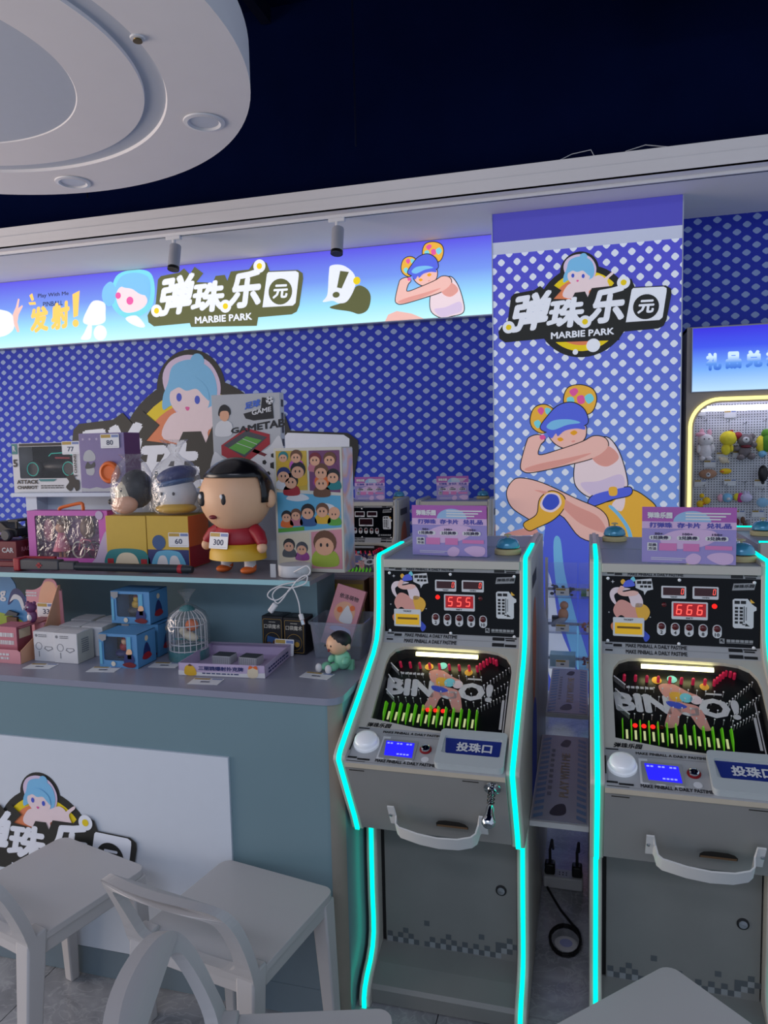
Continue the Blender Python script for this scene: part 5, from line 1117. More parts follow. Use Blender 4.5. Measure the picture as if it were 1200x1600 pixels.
blob('toy_car_body', t, G_('blk'), (.02, .06, .1), (.09, .035, .025)); MB().tube([(-.02, .04, .14), (.0, .03, .15), (.06, .03, .152), (.1, .04, .14)], .002, 6).build('toy_car_trim', mat('trim_teal', (40, 190, 170), .4, emit=.2), t); MB().tube([(.02, .028, .133), (.085, .03, .131)], .004, 6).build('toy_car_stripe', G_('red'), t)
for x in (-.085, .08):
    MB().lathe([(.03, -.015), (.034, -.01), (.034, .01), (.03, .015)], 20, (x, .04, .09), 'y').build('toy_car_wheel', G_('blk'), t); MB().tube([(x + .026 * math.cos(2 * PI * k / 18), .024, .09 + .026 * math.sin(2 * PI * k / 18)) for k in range(18)], .0016, 5, True).build('toy_car_rim', 'trim_teal', t)
flat('box_picture', t, F, .0026, G_('blk'), [smooth([(.085, .02), (.1, .04), (.09, .06), (.12, .068), (.13, .05), (.145, .045), (.145, .015), (.13, .005), (.12, .02), (.105, .005)])])
price_tag(t, F, .078, .145, .078, .05, '77', .003)
t, w, F = carton('violet_toy_box', 'violet printed toy box with an orange spinning toy on the riser shelf', 'toy box', -1.848, -1.652, 2.375, .1, RI, .222, 'violet', mside='plum')
flat('box_cloud', t, F, .0006, G_('greyl'), [[(-w / 2 + .002, .002), (-w / 2 + .002, .018), (-.06, .014), (-.03, .02), (0, .014), (.04, .02), (w / 2 - .002, .014), (w / 2 - .002, .002)]])
flat('box_print', t, F, .0006, G_('greyl'), [smooth([(-.08, .12), (-.075, .15), (-.05, .16), (-.03, .14), (-.035, .12)]), smooth([(-.07, .07), (-.07, .095), (-.05, .1), (-.035, .085), (-.045, .065)])])
flat('box_print_dark', t, F, .001, G_('blk'), [smooth([(-.075, .09), (-.065, .115), (-.05, .105), (-.035, .115), (-.035, .095)])])
MB().lathe([(.04, 0), (.042, -.01), (.038, -.018), (.03, -.02), (.024, -.014), (.001, -.014)], 28, (.035, 0, .075), 'y').build('spinning_toy', G_('orange'), t, smooth=True)
MB().box(-w / 2, w / 2, -.003, -.002, 0, .222).build('box_film', 'clear_film', t)
many('box_stars', t, F, .0006, G_('lilac'), [[(-.08 + .03 * k + (.007 if j % 2 == 0 else .003) * math.cos(PI * j / 5), .2 + (.007 if j % 2 == 0 else .003) * math.sin(PI * j / 5)) for j in range(10)] for k in range(3)])
price_tag(t, F, .0, .165, .08, .052, '80', .004)
t, w, F = carton('table_football_box', 'grey table football game box standing behind the red shirted doll', 'toy box', -1.3, -1.035, 2.40, .035, RI, .345, 'greyl', mside='white')
flat('box_swash', t, F, .0006, G_('white'), [smooth([(-.13, .02), (-.13, .14), (-.08, .11), (0, .12), (.08, .15), (.13, .19), (.13, .02)])])
txt('box_title', t, F, .0012, G_('blk'), [('GAMETAB', [(-.06, .205), (.15, .225), (.15, .255), (-.06, .225)])], bold=.04)
flat('box_title_plate', t, F, .0012, G_('blk'), [[(-.008, .275), (.06, .29), (.066, .33), (.105, .325), (.108, .255), (.03, .25), (.0, .258)]])
txt('box_title_cn', t, F, .002, mat('g_royal', (62, 100, 196), .5), [('足球', [(-.002, .288), (.058, .3), (.06, .326), (0, .314)])], bold=.05)
txt('box_subtitle', t, F, .002, G_('white'), [('GAME', [(.025, .268), (.1, .28), (.1, .297), (.025, .286)])], bold=.03)

flat('pitch_rim', t, F, .0012, G_('red'), [[(-.1, .165), (0, .225), (.09, .2), (.09, .165), (-.02, .09), (-.1, .13)]]); flat('pitch_wall', t, F, .0016, G_('dgrey'), [[(-.09, .165), (0, .215), (.08, .19), (-.01, .12)]]); flat('pitch', t, F, .002, G_('green'), [[(-.07, .155), (0, .195), (.06, .18), (-.01, .13)]])
flat('pitch_handle', t, F, .0012, G_('redd'), [[(.03, .15), (.1, .12), (.1, .11), (.02, .14)]])
many('pitch_lines', t, F, .0024, G_('white'), [[(-.04, .172), (-.038, .173), (.022, .152), (.02, .151)], [(-.015, .186), (-.013, .187), (.042, .166), (.04, .165)]])
flat('boy_hair', t, F, .0012, G_('blk'), [smooth([(-.105, .27), (-.1, .3), (-.08, .31), (-.06, .295), (-.062, .272)])]); flat('boy_face', t, F, .0016, G_('peach'), [smooth([(-.1, .262), (-.096, .285), (-.068, .285), (-.066, .262), (-.082, .25)])]); flat('boy_shirt', t, F, .0012, G_('white'), [smooth([(-.12, .2), (-.115, .24), (-.085, .255), (-.055, .24), (-.06, .2)])])
for c, r in (((.095, .318), .014), ((.1, .09), .045)):
    flat('football', t, F, .0026, G_('white'), [circ(c, r, 20)]); flat('football_patch', t, F, .003, G_('blk'), [circ(c, r * .3, 5)] + [circ((c[0] + r * .78 * math.cos(a), c[1] + r * .78 * math.sin(a)), r * .2, 5) for a in (.3, 1.55, 2.8, 4.1, 5.3)])
marks('side_marks', t, lambda u, v, q: (w / 2 + .0006 + q, u, v), .0005, G_('dgrey'), .008, .028, .1, .33, 5, 13)
# pink doll box with handle
t, w, F = window_box('pink_doll_box', 'pink window box with doll, bicycle and orange carry handle', 'toy box', -2.005, -1.66, 2.262, .05, SH, .196, 'hot', (-.14, .135, .022, .178), 'plum', filmm='foil_film')
MB().tube(spline([(-.045, .02, .197), (-.04, .02, .205), (0, .02, .214), (.05, .02, .222), (.058, .02, .21), (.058, .02, .197)]), .006, 8).build('carry_handle', G_('orange'), t, smooth=True)
flat('box_badge', t, F, .0022, G_('lilac'), [circ((.14, .18), .016, 18)]); flat('box_trim', t, F, .0022, G_('lilac'), [smooth([(.1, .0), (.12, .03), (.14, .08), (.168, .12), (.17, .0)])])
blob('doll_head', t, G_('peach'), (-.05, .03, .13), .02); blob('doll_hair', t, G_('brown'), (-.045, .036, .142), (.028, .02, .024)); MB().lathe([(.012, .112), (.018, .09), (.034, .045), (.03, .042)], 16, (-.05, .03, 0)).build('doll_dress', G_('rose'), t, smooth=True)
for s in (-1, 1): MB().tube([(-.05 + .009 * s, .03, .045), (-.05 + .01 * s, .03, .018)], .005, 6).build('doll_leg', G_('peach'), t); blob('doll_boot', t, G_('rose'), (-.05 + .011 * s, .027, .014), (.008, .012, .009))
blob('pet_toy', t, G_('brown'), (.06, .035, .13), (.03, .018, .04)); blob('pet_toy', t, G_('pink2'), (-.11, .035, .12), (.02, .015, .045))
for x in (.03, .095): MB().tube([(x + .026 * math.cos(2 * PI * k / 20), .02, .05 + .03 * math.sin(2 * PI * k / 20)) for k in range(20)], .003, 6, True).build('bicycle_wheel', G_('ivory' if x < .05 else 'dgrey'), t)
MB().tube([(.03, .02, .05), (.04, .02, .09), (.08, .02, .085), (.095, .02, .05), (.055, .02, .055), (.04, .02, .09)], .003, 6).build('bicycle_frame', G_('rose'), t)
# racing car on its red box
t, w, F = carton('red_car_box', 'red toy car carton with white letters at the left end of the shelf', 'toy box', -2.42, -2.125, 2.33, .14, SH, .07, 'maroon', mside='redd')
txt('box_lettering', t, F, .0008, G_('white'), [('RACING CAR', (-.03, .135, .026, .046))], bold=.03)
txt('box_side_lettering', t, lambda u, v, q: (w / 2 + .0008 + q, u, v), .0006, G_('pink'), [('RACING', (.025, .11, .028, .046))], bold=.03)
t = thing('toy_race_car', 'black toy race car standing on the red carton', 'toy car', (-2.235, 2.39, SH + .0705))
MB().prism([(-.14, .012), (-.13, .03), (-.06, .05), (-.03, .072), (.03, .074), (.06, .05), (.1, .045), (.1, .014)], 'y', -.04, .04).build('car_body', G_('blk'), t, bevel=.006); MB().box(.07, .115, -.05, .05, .075, .083).box(.085, .092, -.03, -.024, .04, .076).box(.085, .092, .024, .03, .04, .076).build('rear_wing', G_('blk'), t)
for x in (-.09, .06):
    for y in (-.048, .048): MB().lathe([(.018, -.012), (.022, -.008), (.022, .008), (.018, .012)], 16, (x, y, .0225), 'y').build('wheel', G_('dgrey'), t)
flat('car_decal', t, yplane(-.0405), .0005, G_('violet'), [[(-.06, .025), (-.02, .05), (.02, .05), (.0, .035), (.05, .03), (.05, .022)]])
# long toy sword gun along the shelf front
t = thing('toy_blaster', 'long dark toy blaster with red bands lying along the shelf front', 'toy', (-1.56, 2.125, SH), math.radians(1.5))
MB().box(-.345, -.19, -.017, .017, .004, .04).build('grip_block', G_('dgrey'), t, bevel=.004); MB().box(-.19, -.13, -.015, .015, .006, .034).build('collar', G_('dgrey'), t, bevel=.003); MB().tube([(-.13, 0, .017), (.29, 0, .015), (.31, 0, .014)], [.0145, .0145, .011], 12).build('barrel', mat('barrel_dark', (34, 42, 48), .35), t, smooth=True)
MB().lathe([(.0152, .26), (.0152, .275)], 16, (0, 0, .015), 'x').build('red_band', G_('red'), t); MB().box(-.37, -.345, -.02, .02, .0, .045).build('red_guard', G_('red'), t, bevel=.004); MB().box(-.62, -.37, -.014, .014, .012, .034).build('red_stock', G_('redd'), t, bevel=.004); MB().box(-.36, -.23, .018, .03, .036, .046).build('red_rail', G_('red'), t); MB().box(-.272, -.262, -.0185, -.017, .012, .03).box(-.278, -.256, -.0185, -.017, .018, .024).build('red_cross', G_('red'), t)
# yellow boxes with wrapped plush heads
YB = [(-1.641, -1.479, 'yellow toy carton with a green print under the wrapped dark plush head', 'teal', 'cream'), (-1.476, -1.314, 'yellow and blue toy carton under the wrapped white plush head', 'navy', 'sky')]
for i, (a, b, lab, c1, c2) in enumerate(YB):
    t, w, F = carton('yellow_toy_carton', lab, 'toy box', a, b, 2.225, .14, SH, .182, 'yellowb', mside='orange' if i else None, group='yellow toy cartons')
    if i == 0:
        flat('box_print', t, F, .0006, G_(c1), [smooth([(-.08, .0), (-.08, .05), (-.04, .065), (.04, .065), (.08, .05), (.08, .0)])]); flat('box_print_light', t, F, .001, G_(c2), [smooth([(-.04, .0), (-.042, .03), (-.02, .05), (.02, .05), (.042, .03), (.04, .0)])]); flat('box_print_red', t, F, .0012, G_('red'), [rect(-.08, -.055, .0, .03), rect(.055, .08, .0, .03)])
    else:
        flat('box_print', t, F, .0006, G_(c1), [rect(-.08, .08, 0, .065)]); flat('box_print_light', t, F, .001, G_(c2), [smooth([(-.06, .0), (-.05, .05), (-.02, .062), (.02, .062), (.05, .05), (.06, .0)])]); flat('box_print_white', t, F, .0012, G_('white'), [smooth([(-.045, .0), (-.035, .04), (-.01, .04), (-.005, .0)]), smooth([(.005, .0), (.01, .04), (.035, .04), (.045, .0)])]); flat('box_print_dot', t, F, .0012, G_('blued'), [circ((-.035, .09), .026, 20)])
        price_tag(t, F, .005, .075, .078, .05, '60', .003); MB().box(w / 2 + .0006, w / 2 + .001, .002, .138, .002, .075).build('side_red', G_('red'), t)
def wrapped(x, lab, top):
    t = thing('wrapped_plush_head', lab, 'plush toy', (x, 2.295, SH + .1825), 0, 'plush heads in clear bags')
    return t
t = wrapped(-1.563, 'dark and tan plush head in a clear bag on the yellow carton with green print', 0)
blob('plush_head', t, G_('blk'), (.008, 0, .09), (.062, .055, .07)); blob('plush_face', t, G_('cream'), (-.018, -.02, .07), (.04, .045, .055)); blob('muzzle', t, G_('peach'), (-.012, -.045, .038), (.05, .03, .034)); blob('nose', t, G_('blk'), (-.058, -.052, .048), (.016, .014, .012))
for s in (-1, 1): blob('eye', t, G_('blk'), (-.028 + .014 * s, -.06, .088), (.004, .004, .009))
MB().lathe([(.07, .003), (.08, .03), (.078, .09), (.07, .14), (.05, .18), (.03, .2), (.045, .215)], 20, (0, -.01, 0), caps=False).build('clear_bag', 'bag_film', t, smooth=True)
t = wrapped(-1.392, 'white plush head with a blue cap in a clear bag on the blue yellow carton', 1)
blob('plush_head', t, G_('white'), (0, 0, .07), (.07, .06, .07)); blob('cap', t, G_('navy'), (.0, 0, .135), (.074, .065, .034), (0, -.25, 0)); blob('cap_band', t, G_('blued'), (0, -.004, .112), (.066, .06, .018), (0, -.2, 0)); blob('collar', t, G_('yellow'), (.005, -.02, .022), (.075, .055, .02))
for s in (-1, 1): blob('eye', t, G_('dgrey'), (-.004 + .024 * s, -.058, .075), (.005, .004, .006))
MB().lathe([(.075, .003), (.088, .03), (.088, .1), (.08, .15), (.06, .18), (.025, .2), (.014, .215), (.03, .245), (.05, .262)], 20, (0, -.005, 0), caps=False).build('clear_bag', 'bag_film', t, smooth=True)
# big red shirt doll (plain generic doll)
t = thing('red_shirt_doll', 'large toy doll in red shirt and yellow shorts wearing a 300 price tag', 'doll', (-1.11, 2.185, SH), math.radians(-14))
hd = blob('head', t, G_('skin'), (.004, -.005, .252), (.122, .108, .116), n=28)
hr = MB().ball((0, 0, 0), (.124, .112, .12), 28, 18); hr.f = [f for f in hr.f if sum(hr.v[i][2] for i in f) / len(f) > -.02 and (sum(hr.v[i][1] for i in f) / len(f) > -.02 or sum(hr.v[i][2] for i in f) / len(f) > .062)]
o = hr.build('hair', mat('doll_hair', (16, 15, 18), .25), t, smooth=True, angle=180); o.location = (.006, 0, .256); sm = o.modifiers.new('solid', 'SOLIDIFY'); sm.thickness = .004; sm.offset = 1
for s in (-1, 1): blob('ear', t, G_('skin'), (.004 + .122 * s, .02, .245), (.02, .018, .03)); blob('eye', t, G_('blk'), (-.01 + .044 * s, -.102, .25), (.0165, .007, .024)); blob('eye_light', t, G_('white'), (-.01 + .044 * s, -.1085, .258), (.006, .002, .008))
blob('mouth', t, G_('redd'), (-.012, -.098, .192), (.016, .01, .007))
MB().lathe([(.058, .16), (.07, .15), (.083, .125), (.086, .106), (.082, .099), (.04, .098)], 28).build('shirt', G_('red'), t, smooth=True, angle=60).scale = (1, .8, 1)
MB().lathe([(.06, .103), (.088, .098), (.1, .07), (.102, .048), (.08, .046), (.04, .055)], 28).build('shorts', G_('yellow'), t, smooth=True, angle=60).scale = (1, .8, 1)
for s in (-1, 1):
    MB().tube([(s * .072, 0, .142), (s * .098, -.008, .128), (s * .114, -.015, .108)], [.024, .022, .018], 14).ball((s * .114, -.015, .108), .018, 12, 8).build('sleeve', G_('red'), t, smooth=True); blob('hand', t, G_('skin'), (s * .118, -.02, .09), (.017, .016, .018))
    MB().lathe([(.019, .016), (.02, .06)], 16, (s * .05, 0, 0)).build('leg', G_('white'), t, smooth=True); blob('shoe', t, G_('orange'), (s * .052, -.012, .0125), (.022, .032, .0125)); blob('shoe_upper', t, G_('orange'), (s * .05, .002, .022), (.02, .02, .016))
FDX = lambda u, v, q: (u, -.074 - q + (v - .115) * .18, v)
price_tag(t, FDX, -.052, .088, .078, .052, '300')
# comic display box
t = thing('comic_display_box', 'tall white box with colourful comic panels and shiny holographic side', 'display box', (-.867, 2.222, SH))
MB().box(-.12, .115, 0, .11, 0, .406).build('box_body', G_('ivory'), t, bevel=.001)
def holo():
    m = bpy.data.materials.new('holo_foil'); q = NT(m); b = q.n('BsdfPrincipled'); q.l(b.outputs[0], q.out.inputs[0]); co_ = q.n('TexCoord'); nz = q.n('TexNoise'); nz.inputs['Scale'].default_value = 9; q.l(co_.outputs['Object'], nz.inputs['Vector'])
    q.l(q.ramp(nz.outputs[0], [(.3, (150, 190, 214)), (.45, (206, 214, 222)), (.55, (224, 176, 150)), (.65, (170, 160, 210)), (.8, (150, 200, 200))]), b.inputs['Base Color']); b.inputs['Roughness'].default_value = .3; b.inputs['Metallic'].default_value = .4; MATS['holo_foil'] = m
holo()
MB().box(.1155, .117, .004, .106, .004, .402).build('holo_side', 'holo_foil', t)
FC = yplane(0)
def person_blob(x, y, s, hair, shirt, skin='peach', z=.0014):
    flat('panel_figure_eye', t, FC, z + .0012, G_('blk'), [circ((x - s * .32, y), s * .1, 8, s * .16), circ((x + s * .2, y), s * .1, 8, s * .16)])
    flat('panel_figure_shirt', t, FC, z, G_(shirt), [smooth([(x - s, y - s * 1.6), (x - s * .8, y - s * .5), (x + s * .8, y - s * .5), (x + s, y - s * 1.6)])]); flat('panel_figure_hair', t, FC, z + .0004, G_(hair), [circ((x, y + s * .2), s * .95, 16)]); flat('panel_figure_face', t, FC, z + .0008, G_(skin), [circ((x - s * .05, y - s * .12), s * .78, 16, s * .7)])
flat('comic_panel', t, FC, .0006, G_('yellowb'), [[(-.112, .27), (-.004, .268), (-.004, .396), (-.112, .397)]]); flat('comic_panel', t, FC, .0006, G_('plum'), [[(.003, .267), (.108, .26), (.108, .396), (.003, .396)]]); flat('comic_panel', t, FC, .0006, G_('sky'), [[(-.112, .262), (.108, .25), (.108, .148), (-.112, .128)]]); flat('comic_panel', t, FC, .0006, G_('cream'), [[(-.112, .12), (-.003, .131), (-.003, .012), (-.112, .012)]]); flat('comic_panel', t, FC, .0006, G_('pink'), [[(.003, .132), (.108, .142), (.108, .012), (.003, .012)]])
flat('panel_cloud', t, FC, .001, G_('white'), [smooth([(-.08, .24), (-.06, .255), (-.02, .255), (0, .24), (-.04, .232)]), smooth([(.02, .2), (.04, .225), (.08, .22), (.09, .2), (.05, .195)])]); flat('panel_ground', t, FC, .001, G_('green'), [[(-.112, .142), (-.02, .15), (-.02, .137), (-.112, .129)]])
for a in ((-.085, .375, .018, 'teal', 'yellow'), (-.04, .375, .022, 'brown', 'hot'), (-.085, .315, .026, 'navy', 'white'), (-.035, .33, .028, 'blk', 'yellow'), (-.06, .295, .026, 'blk', 'red'), (.025, .365, .022, 'maroon', 'pink2'), (.075, .365, .023, 'brown', 'plum'), (.045, .325, .026, 'brown', 'hotd'), (.085, .31, .024, 'blk', 'teal'), (.045, .29, .026, 'orange', 'brown'),
          (-.08, .18, .02, 'blk', 'orange'), (-.047, .186, .02, 'brown', 'pink2'), (-.005, .195, .026, 'blk', 'blued'), (.045, .2, .024, 'brown', 'yellow'), (.085, .19, .021, 'peach', 'green'), (-.075, .085, .022, 'blk', 'dgrey'), (-.03, .075, .022, 'dgrey', 'hotd'), (.05, .09, .042, 'brown', 'lime')): person_blob(*a)
# round lamp base with acrylic plate
t = thing('acrylic_night_light', 'round white night light base with a clear plate and looped usb cable', 'night light', (-.898, 2.155, SH))
MB().lathe([(.05, 0), (.052, .003), (.052, .034), (.05, .037), (.01, .037)], 36).build('lamp_base', G_('white'), t, smooth=True); MB().box(-.058, .045, -.056, -.053, .0, .12).build('acrylic_plate', 'acrylic', t); MB().box(-.0585, -.04, -.058, -.056, .002, .045).build('plate_label', G_('greyl'), t)
cb = [(.02, -.055, .02), (.05, -.075, .035), (.075, -.08, .045), (.085, -.085, .025), (.05, -.09, .0), (.0, -.095, -.012), (-.04, -.1, -.03), (-.05, -.1, -.05), (-.02, -.1, -.06), (.02, -.1, -.03), (.05, -.1, .005), (.08, -.1, .02), (.075, -.1, -.005), (.03, -.1, -.02), (-.01, -.1, -.02), (-.035, -.1, -.045), (-.02, -.1, -.07), (.0, -.1, -.055), (.03, -.1, -.02), (.05, -.1, -.06), (.055, -.1, -.1)]
MB().tube(spline(cb, 5), .0022, 6).build('usb_cable', G_('white'), t, smooth=True); pl = MB().box(-.009, .009, -.006, .006, -.017, .017).build('cable_switch', G_('white'), t, bevel=.004); pl.location = (-.035, -.1, -.085); pl.rotation_euler = (0, math.radians(38), 0)
pg = MB().box(-.007, .007, -.005, .005, -.02, .0).build('usb_plug', G_('white'), t, bevel=.003); pg.location = (.056, -.1, -.1); pg.rotation_euler = (0, math.radians(-14), 0); MB().box(-.005, .005, -.0025, .0025, -.034, -.02).build('usb_contact', 'chrome', pg)


# ------------------------------------------------------------------ between and behind the cabinets
mat('link_white', (196, 196, 196), .4, var=.03); mat('link_grey', (142, 146, 156), .35, var=.03); mat('link_blue', (74, 118, 156), .4, var=.03); mat('link_ink', (170, 150, 120), .5)
for y0, y1, lab in ((2.0, 2.63, 'striped link shelf between the two front pinball cabinets'), (2.85, 3.44, 'striped link shelf between the two rear pinball cabinets')):
    t = thing('link_shelf', lab, 'shelf', (0, 0, 0), 0, 'link shelves between cabinets'); xa, xb = -.1525, .0085
    MB().box(xa, xb, y0, y1, .532, .548).build('shelf_board', 'link_white', t, bevel=.001); MB().box(xa + .004, xb - .004, y0 + .008, y1 - .004, .548, .5495).build('shelf_print', 'link_grey', t)
    FZ = zplane(.5495); n = 15; P = []
    for k in range(n):
        ya = y0 + .015 + (y1 - y0 - .04) * k / n; h = (y1 - y0) / n * .5
        P += [[(xa + .008, ya), (xa + .034, ya + h * .8), (xa + .034, ya + h * 1.8), (xa + .008, ya + h)], [(xb - .034, ya + h * .8), (xb - .008, ya), (xb - .008, ya + h), (xb - .034, ya + h * 1.8)]]
    for p in P: flat('shelf_stripe', t, FZ, .0005, 'link_blue', [p])
    ym = (y0 + y1) / 2
    txt('shelf_lettering', t, FZ, .0005, 'link_ink', [('PLAY WITH ME', [(-.05, ym - .16), (-.05, ym + .16), (-.078, ym + .16), (-.078, ym - .16)])], bold=.03)
    flat('shelf_logo', t, FZ, .0005, 'ink_black', [smooth([(-.1, y0 + .05), (-.085, y0 + .1), (-.06, y0 + .11), (-.055, y0 + .06), (-.075, y0 + .04)]), smooth([(-.085, y1 - .09), (-.07, y1 - .04), (-.05, y1 - .05), (-.06, y1 - .1)])])
    marks('shelf_marks', t, FZ, .0005, 'dgrey' if 'dgrey' in MATS else 'carton_print', -.112, -.1, y0 + .15, y1 - .12, 9, 5)
# bins hanging on a rack in front of the column
rk = thing('bin_rack', 'slim white rack of hanging bins standing before the printed column', 'rack', (0, 4.4, 0))
for x in (-.228, .132): MB().box(x - .008, x + .008, .02, .04, 0, .92).build('rack_post', 'link_white', rk)
for z in (.705, .495, .285): MB().box(-.228, .132, .015, .03, z + .02, z + .035).build('rack_rail', 'link_white', rk)
MB().box(-.25, .16, -.1, .09, .0, .012).build('rack_foot', 'link_white', rk)
film('bin_plastic', (236, 240, 250), gloss=.35, rough=.1, haze=.16)
what = [('dark trinkets', 'blk'), ('green tray', 'green'), ('wooden bear toy', 'peach'), ('orange red puffs', 'orange'), ('pale aqua sheets', 'sky'), ('red and white sweets', 'red')]
i = 0
for r, z in enumerate((.705, .495, .285)):
    for c, x in enumerate((-.2145, -.0435)):
        nm, mm = what[i]; i += 1
        t = thing('hanging_bin', 'clear hanging bin with %s, %s row, %s column of the rack' % (nm, ('top', 'middle', 'bottom')[r], ('left', 'right')[c]), 'bin', (x, 4.27, z), 0, 'hanging bins on the rack')
        w = .165
        b = MB(); La = [(.004, .02, 0), (w - .004, .02, 0), (w - .004, .135, 0), (.004, .135, 0), (0, 0, .09), (w, 0, .09), (w, .14, .19), (0, .14, .19)]
        b.add(La, [(0, 3, 2, 1), (0, 1, 5, 4), (1, 2, 6, 5), (2, 3, 7, 6), (3, 0, 4, 7)]); o = b.build('bin_shell', 'bin_plastic', t)
        cd = MB().box(.045, .12, -.004, -.002, .02, .062).build('bin_card', 'tag_white', t); flat('bin_card_header', cd, yplane(-.004), .0006, 'tag_gold', [rect(.047, .1, .05, .06)]); marks('bin_card_marks', cd, yplane(-.004), .0006, 'sign_ink', .072, .092, .028, .044, 1, i)
        rg = random.Random(i)
        if r == 1 and c == 0:
            blob('toy_bear', t, G_('peach'), (.085, .08, .1), (.03, .025, .04)); blob('toy_bear_head', t, G_('peach'), (.09, .08, .155), .025); MB().box(.02, .06, .06, .1, .03, .09).build('grey_carton', G_('dgrey'), t); blob('wrapped_toy', t, G_('greyl'), (.06, .06, .06), (.05, .03, .02), (0, -.5, 0))
        elif r == 2 and c == 0:
            MB().box(.01, .155, .03, .12, .01, .08).build('pale_sheets', mat('aqua_sheet', (176, 222, 226), .4), t)
        elif mm == 'green':
            MB().box(.015, .15, .03, .12, .01, .03).build('green_tray', G_('green'), t)
        else:
            q = MB()
            for k in range(26): q.ball((rg.uniform(.02, w - .02), rg.uniform(.04, .12), rg.uniform(.015, .06)), (rg.uniform(.006, .016), rg.uniform(.005, .012), rg.uniform(.004, .012)), 7, 5)
            o = q.build('bin_contents', G_(mm), t, smooth=True); o['kind'] = 'stuff'
# power strip and cables on the floor
t = thing('power_strip', 'white power strip with black plugs on the floor between cabinets', 'power strip', (-.075, 2.6, 0))
MB().box(-.072, .066, -.03, .03, 0, .045).build('strip_body', 'link_white', t, bevel=.006)
for x in (-.05, .045): MB().box(x - .018, x + .018, -.02, .02, .045, .085).build('black_plug', 'black_plastic', t, bevel=.006); MB().tube([(x, 0, .085), (x, 0, .13), (x + .005, .05, .14), (x + .005, .15, .05)], .005, 6).build('plug_cable', 'black_plastic', t)
many('strip_sockets', t, zplane(.045), .0006, 'ink_black', [rect(-.018 + .012 * k, -.014 + .012 * k, -.012 + .014 * j, -.004 + .014 * j) for k in range(3) for j in range(2)])
t = thing('coiled_cable', 'black cable coiled on the dark floor between the front cabinets', 'cable', (-.062, 2.28, .006))
MB().tube([(.048 * math.cos(a * .35) * (1 + .03 * math.sin(a)), .075 * math.sin(a * .35), .001 + .0004 * a) for a in range(40)] + [(-.02, .15, .01), (-.07, .27, .01)], .0045, 6).build('cable_loop', 'black_plastic', t)
t = thing('floor_plate', 'pale round floor plate inside the cable coil', 'floor cover', (-.06, 2.28, .0002)); MB().lathe([(.036, 0), (.036, .003), (.03, .004)], 24).build('plate_disc', 'link_white', t); MB().lathe([(.02, .004), (.02, .0045)], 16).build('plate_centre', mat('plate_blue', (150, 156, 196), .4), t)  # plain pale disc with a bluish centre, flat on the floor

# ------------------------------------------------------------------ prize cabinet at the right
mat('cab_taupe', (176, 160, 146), .55, var=.03); glow('neon_yellow', (255, 246, 150), 1.6); glow('neon_white', (226, 226, 255), 9.0)
pc = thing('prize_cabinet', 'taupe prize cabinet with blue backlit sign and yellow neon arch', 'cabinet', (0, 0, 0))
Yc = 4.75
def arch(x0, x1, z0, z1, r): return [(x1, z0), (x1, z1)] + [(x0 + r - r * math.sin(a * PI / 20), z1 - r + r * math.cos(a * PI / 20)) for a in range(11)] + [(x0, z0)]
FCB = yplane(Yc)
plate('front_frame', pc, lambda u, v, q: (u, Yc + .02 - q, v), 0, 'cab_taupe', [(.575, 0), (1.62, 0), (1.62, 2.262), (.575, 2.262)], arch(.618, 1.57, .02, 1.815, .15), .02)
MB().box(.575, .595, Yc + .02, 4.99, 0, 2.262).box(1.6, 1.62, Yc + .02, 4.99, 0, 2.262).box(.575, 1.62, Yc + .02, 4.99, 2.24, 2.262).build('cabinet_shell', 'cab_taupe', pc)
ne = arch(.598, 1.59, .02, 1.836, .165); path = [(p[0], Yc - .003, p[1]) for p in ne[1:]]
MB().tube(path, .0105, 8).build('neon_tube', 'neon_yellow', pc, smooth=True)
MB().tube([(.7, Yc + .06, 1.79), (1.56, Yc + .06, 1.79)], .008, 8).build('led_bar', 'neon_white', pc); MB().tube([(.66, Yc + .1, 1.775), (1.56, Yc + .1, 1.775)], .006, 8).build('led_bar', 'neon_white', pc)
SGM = gradmat('prize_sign_print', 'Z', 1.881, 2.253, [(0, (186, 222, 250)), (.35, (116, 170, 244)), (.7, (62, 84, 230)), (1, (56, 44, 216))], emit=1.0, diffuse=.3)
sb = MB().box(.605, 1.59, Yc - .012, Yc - .0005, 1.883, 2.252).build('backlit_sign', SGM, pc)
MB().box(.6, .605, Yc - .014, Yc - .0005, 1.878, 2.257).box(.605, 1.59, Yc - .014, Yc - .0005, 1.878, 1.883).box(.605, 1.59, Yc - .014, Yc - .0005, 2.252, 2.257).build('sign_rim', 'alu', pc)
SGT = gradmat('prize_sign_letters', 'Z', 2.0, 2.11, [(0, (40, 96, 206)), (.4, (96, 152, 236)), (.75, (206, 232, 255))], emit=1.0, diffuse=.2)
FS = yplane(Yc - .012)
A = [(0.6778, 2.0018), (0.7651, 2.0013), (0.7858, 2.0078), (0.8719, 2.0072), (0.8924, 2.0099), (0.9842, 2.0090), (1.0010, 2.0118), (1.0848, 2.0113), (0.6762, 2.1066), (0.7633, 2.1055), (0.7841, 2.1080), (0.8700, 2.1070), (0.8905, 2.1095), (0.9821, 2.1081), (0.9989, 2.1108), (1.0826, 2.1097)]
for k, chx in enumerate('礼品兑换'):
    txt('sign_letter', sb, FS, .001, SGT, [(chx, [A[2 * k], A[2 * k + 1], A[2 * k + 9], A[2 * k + 8]])], bold=.07)
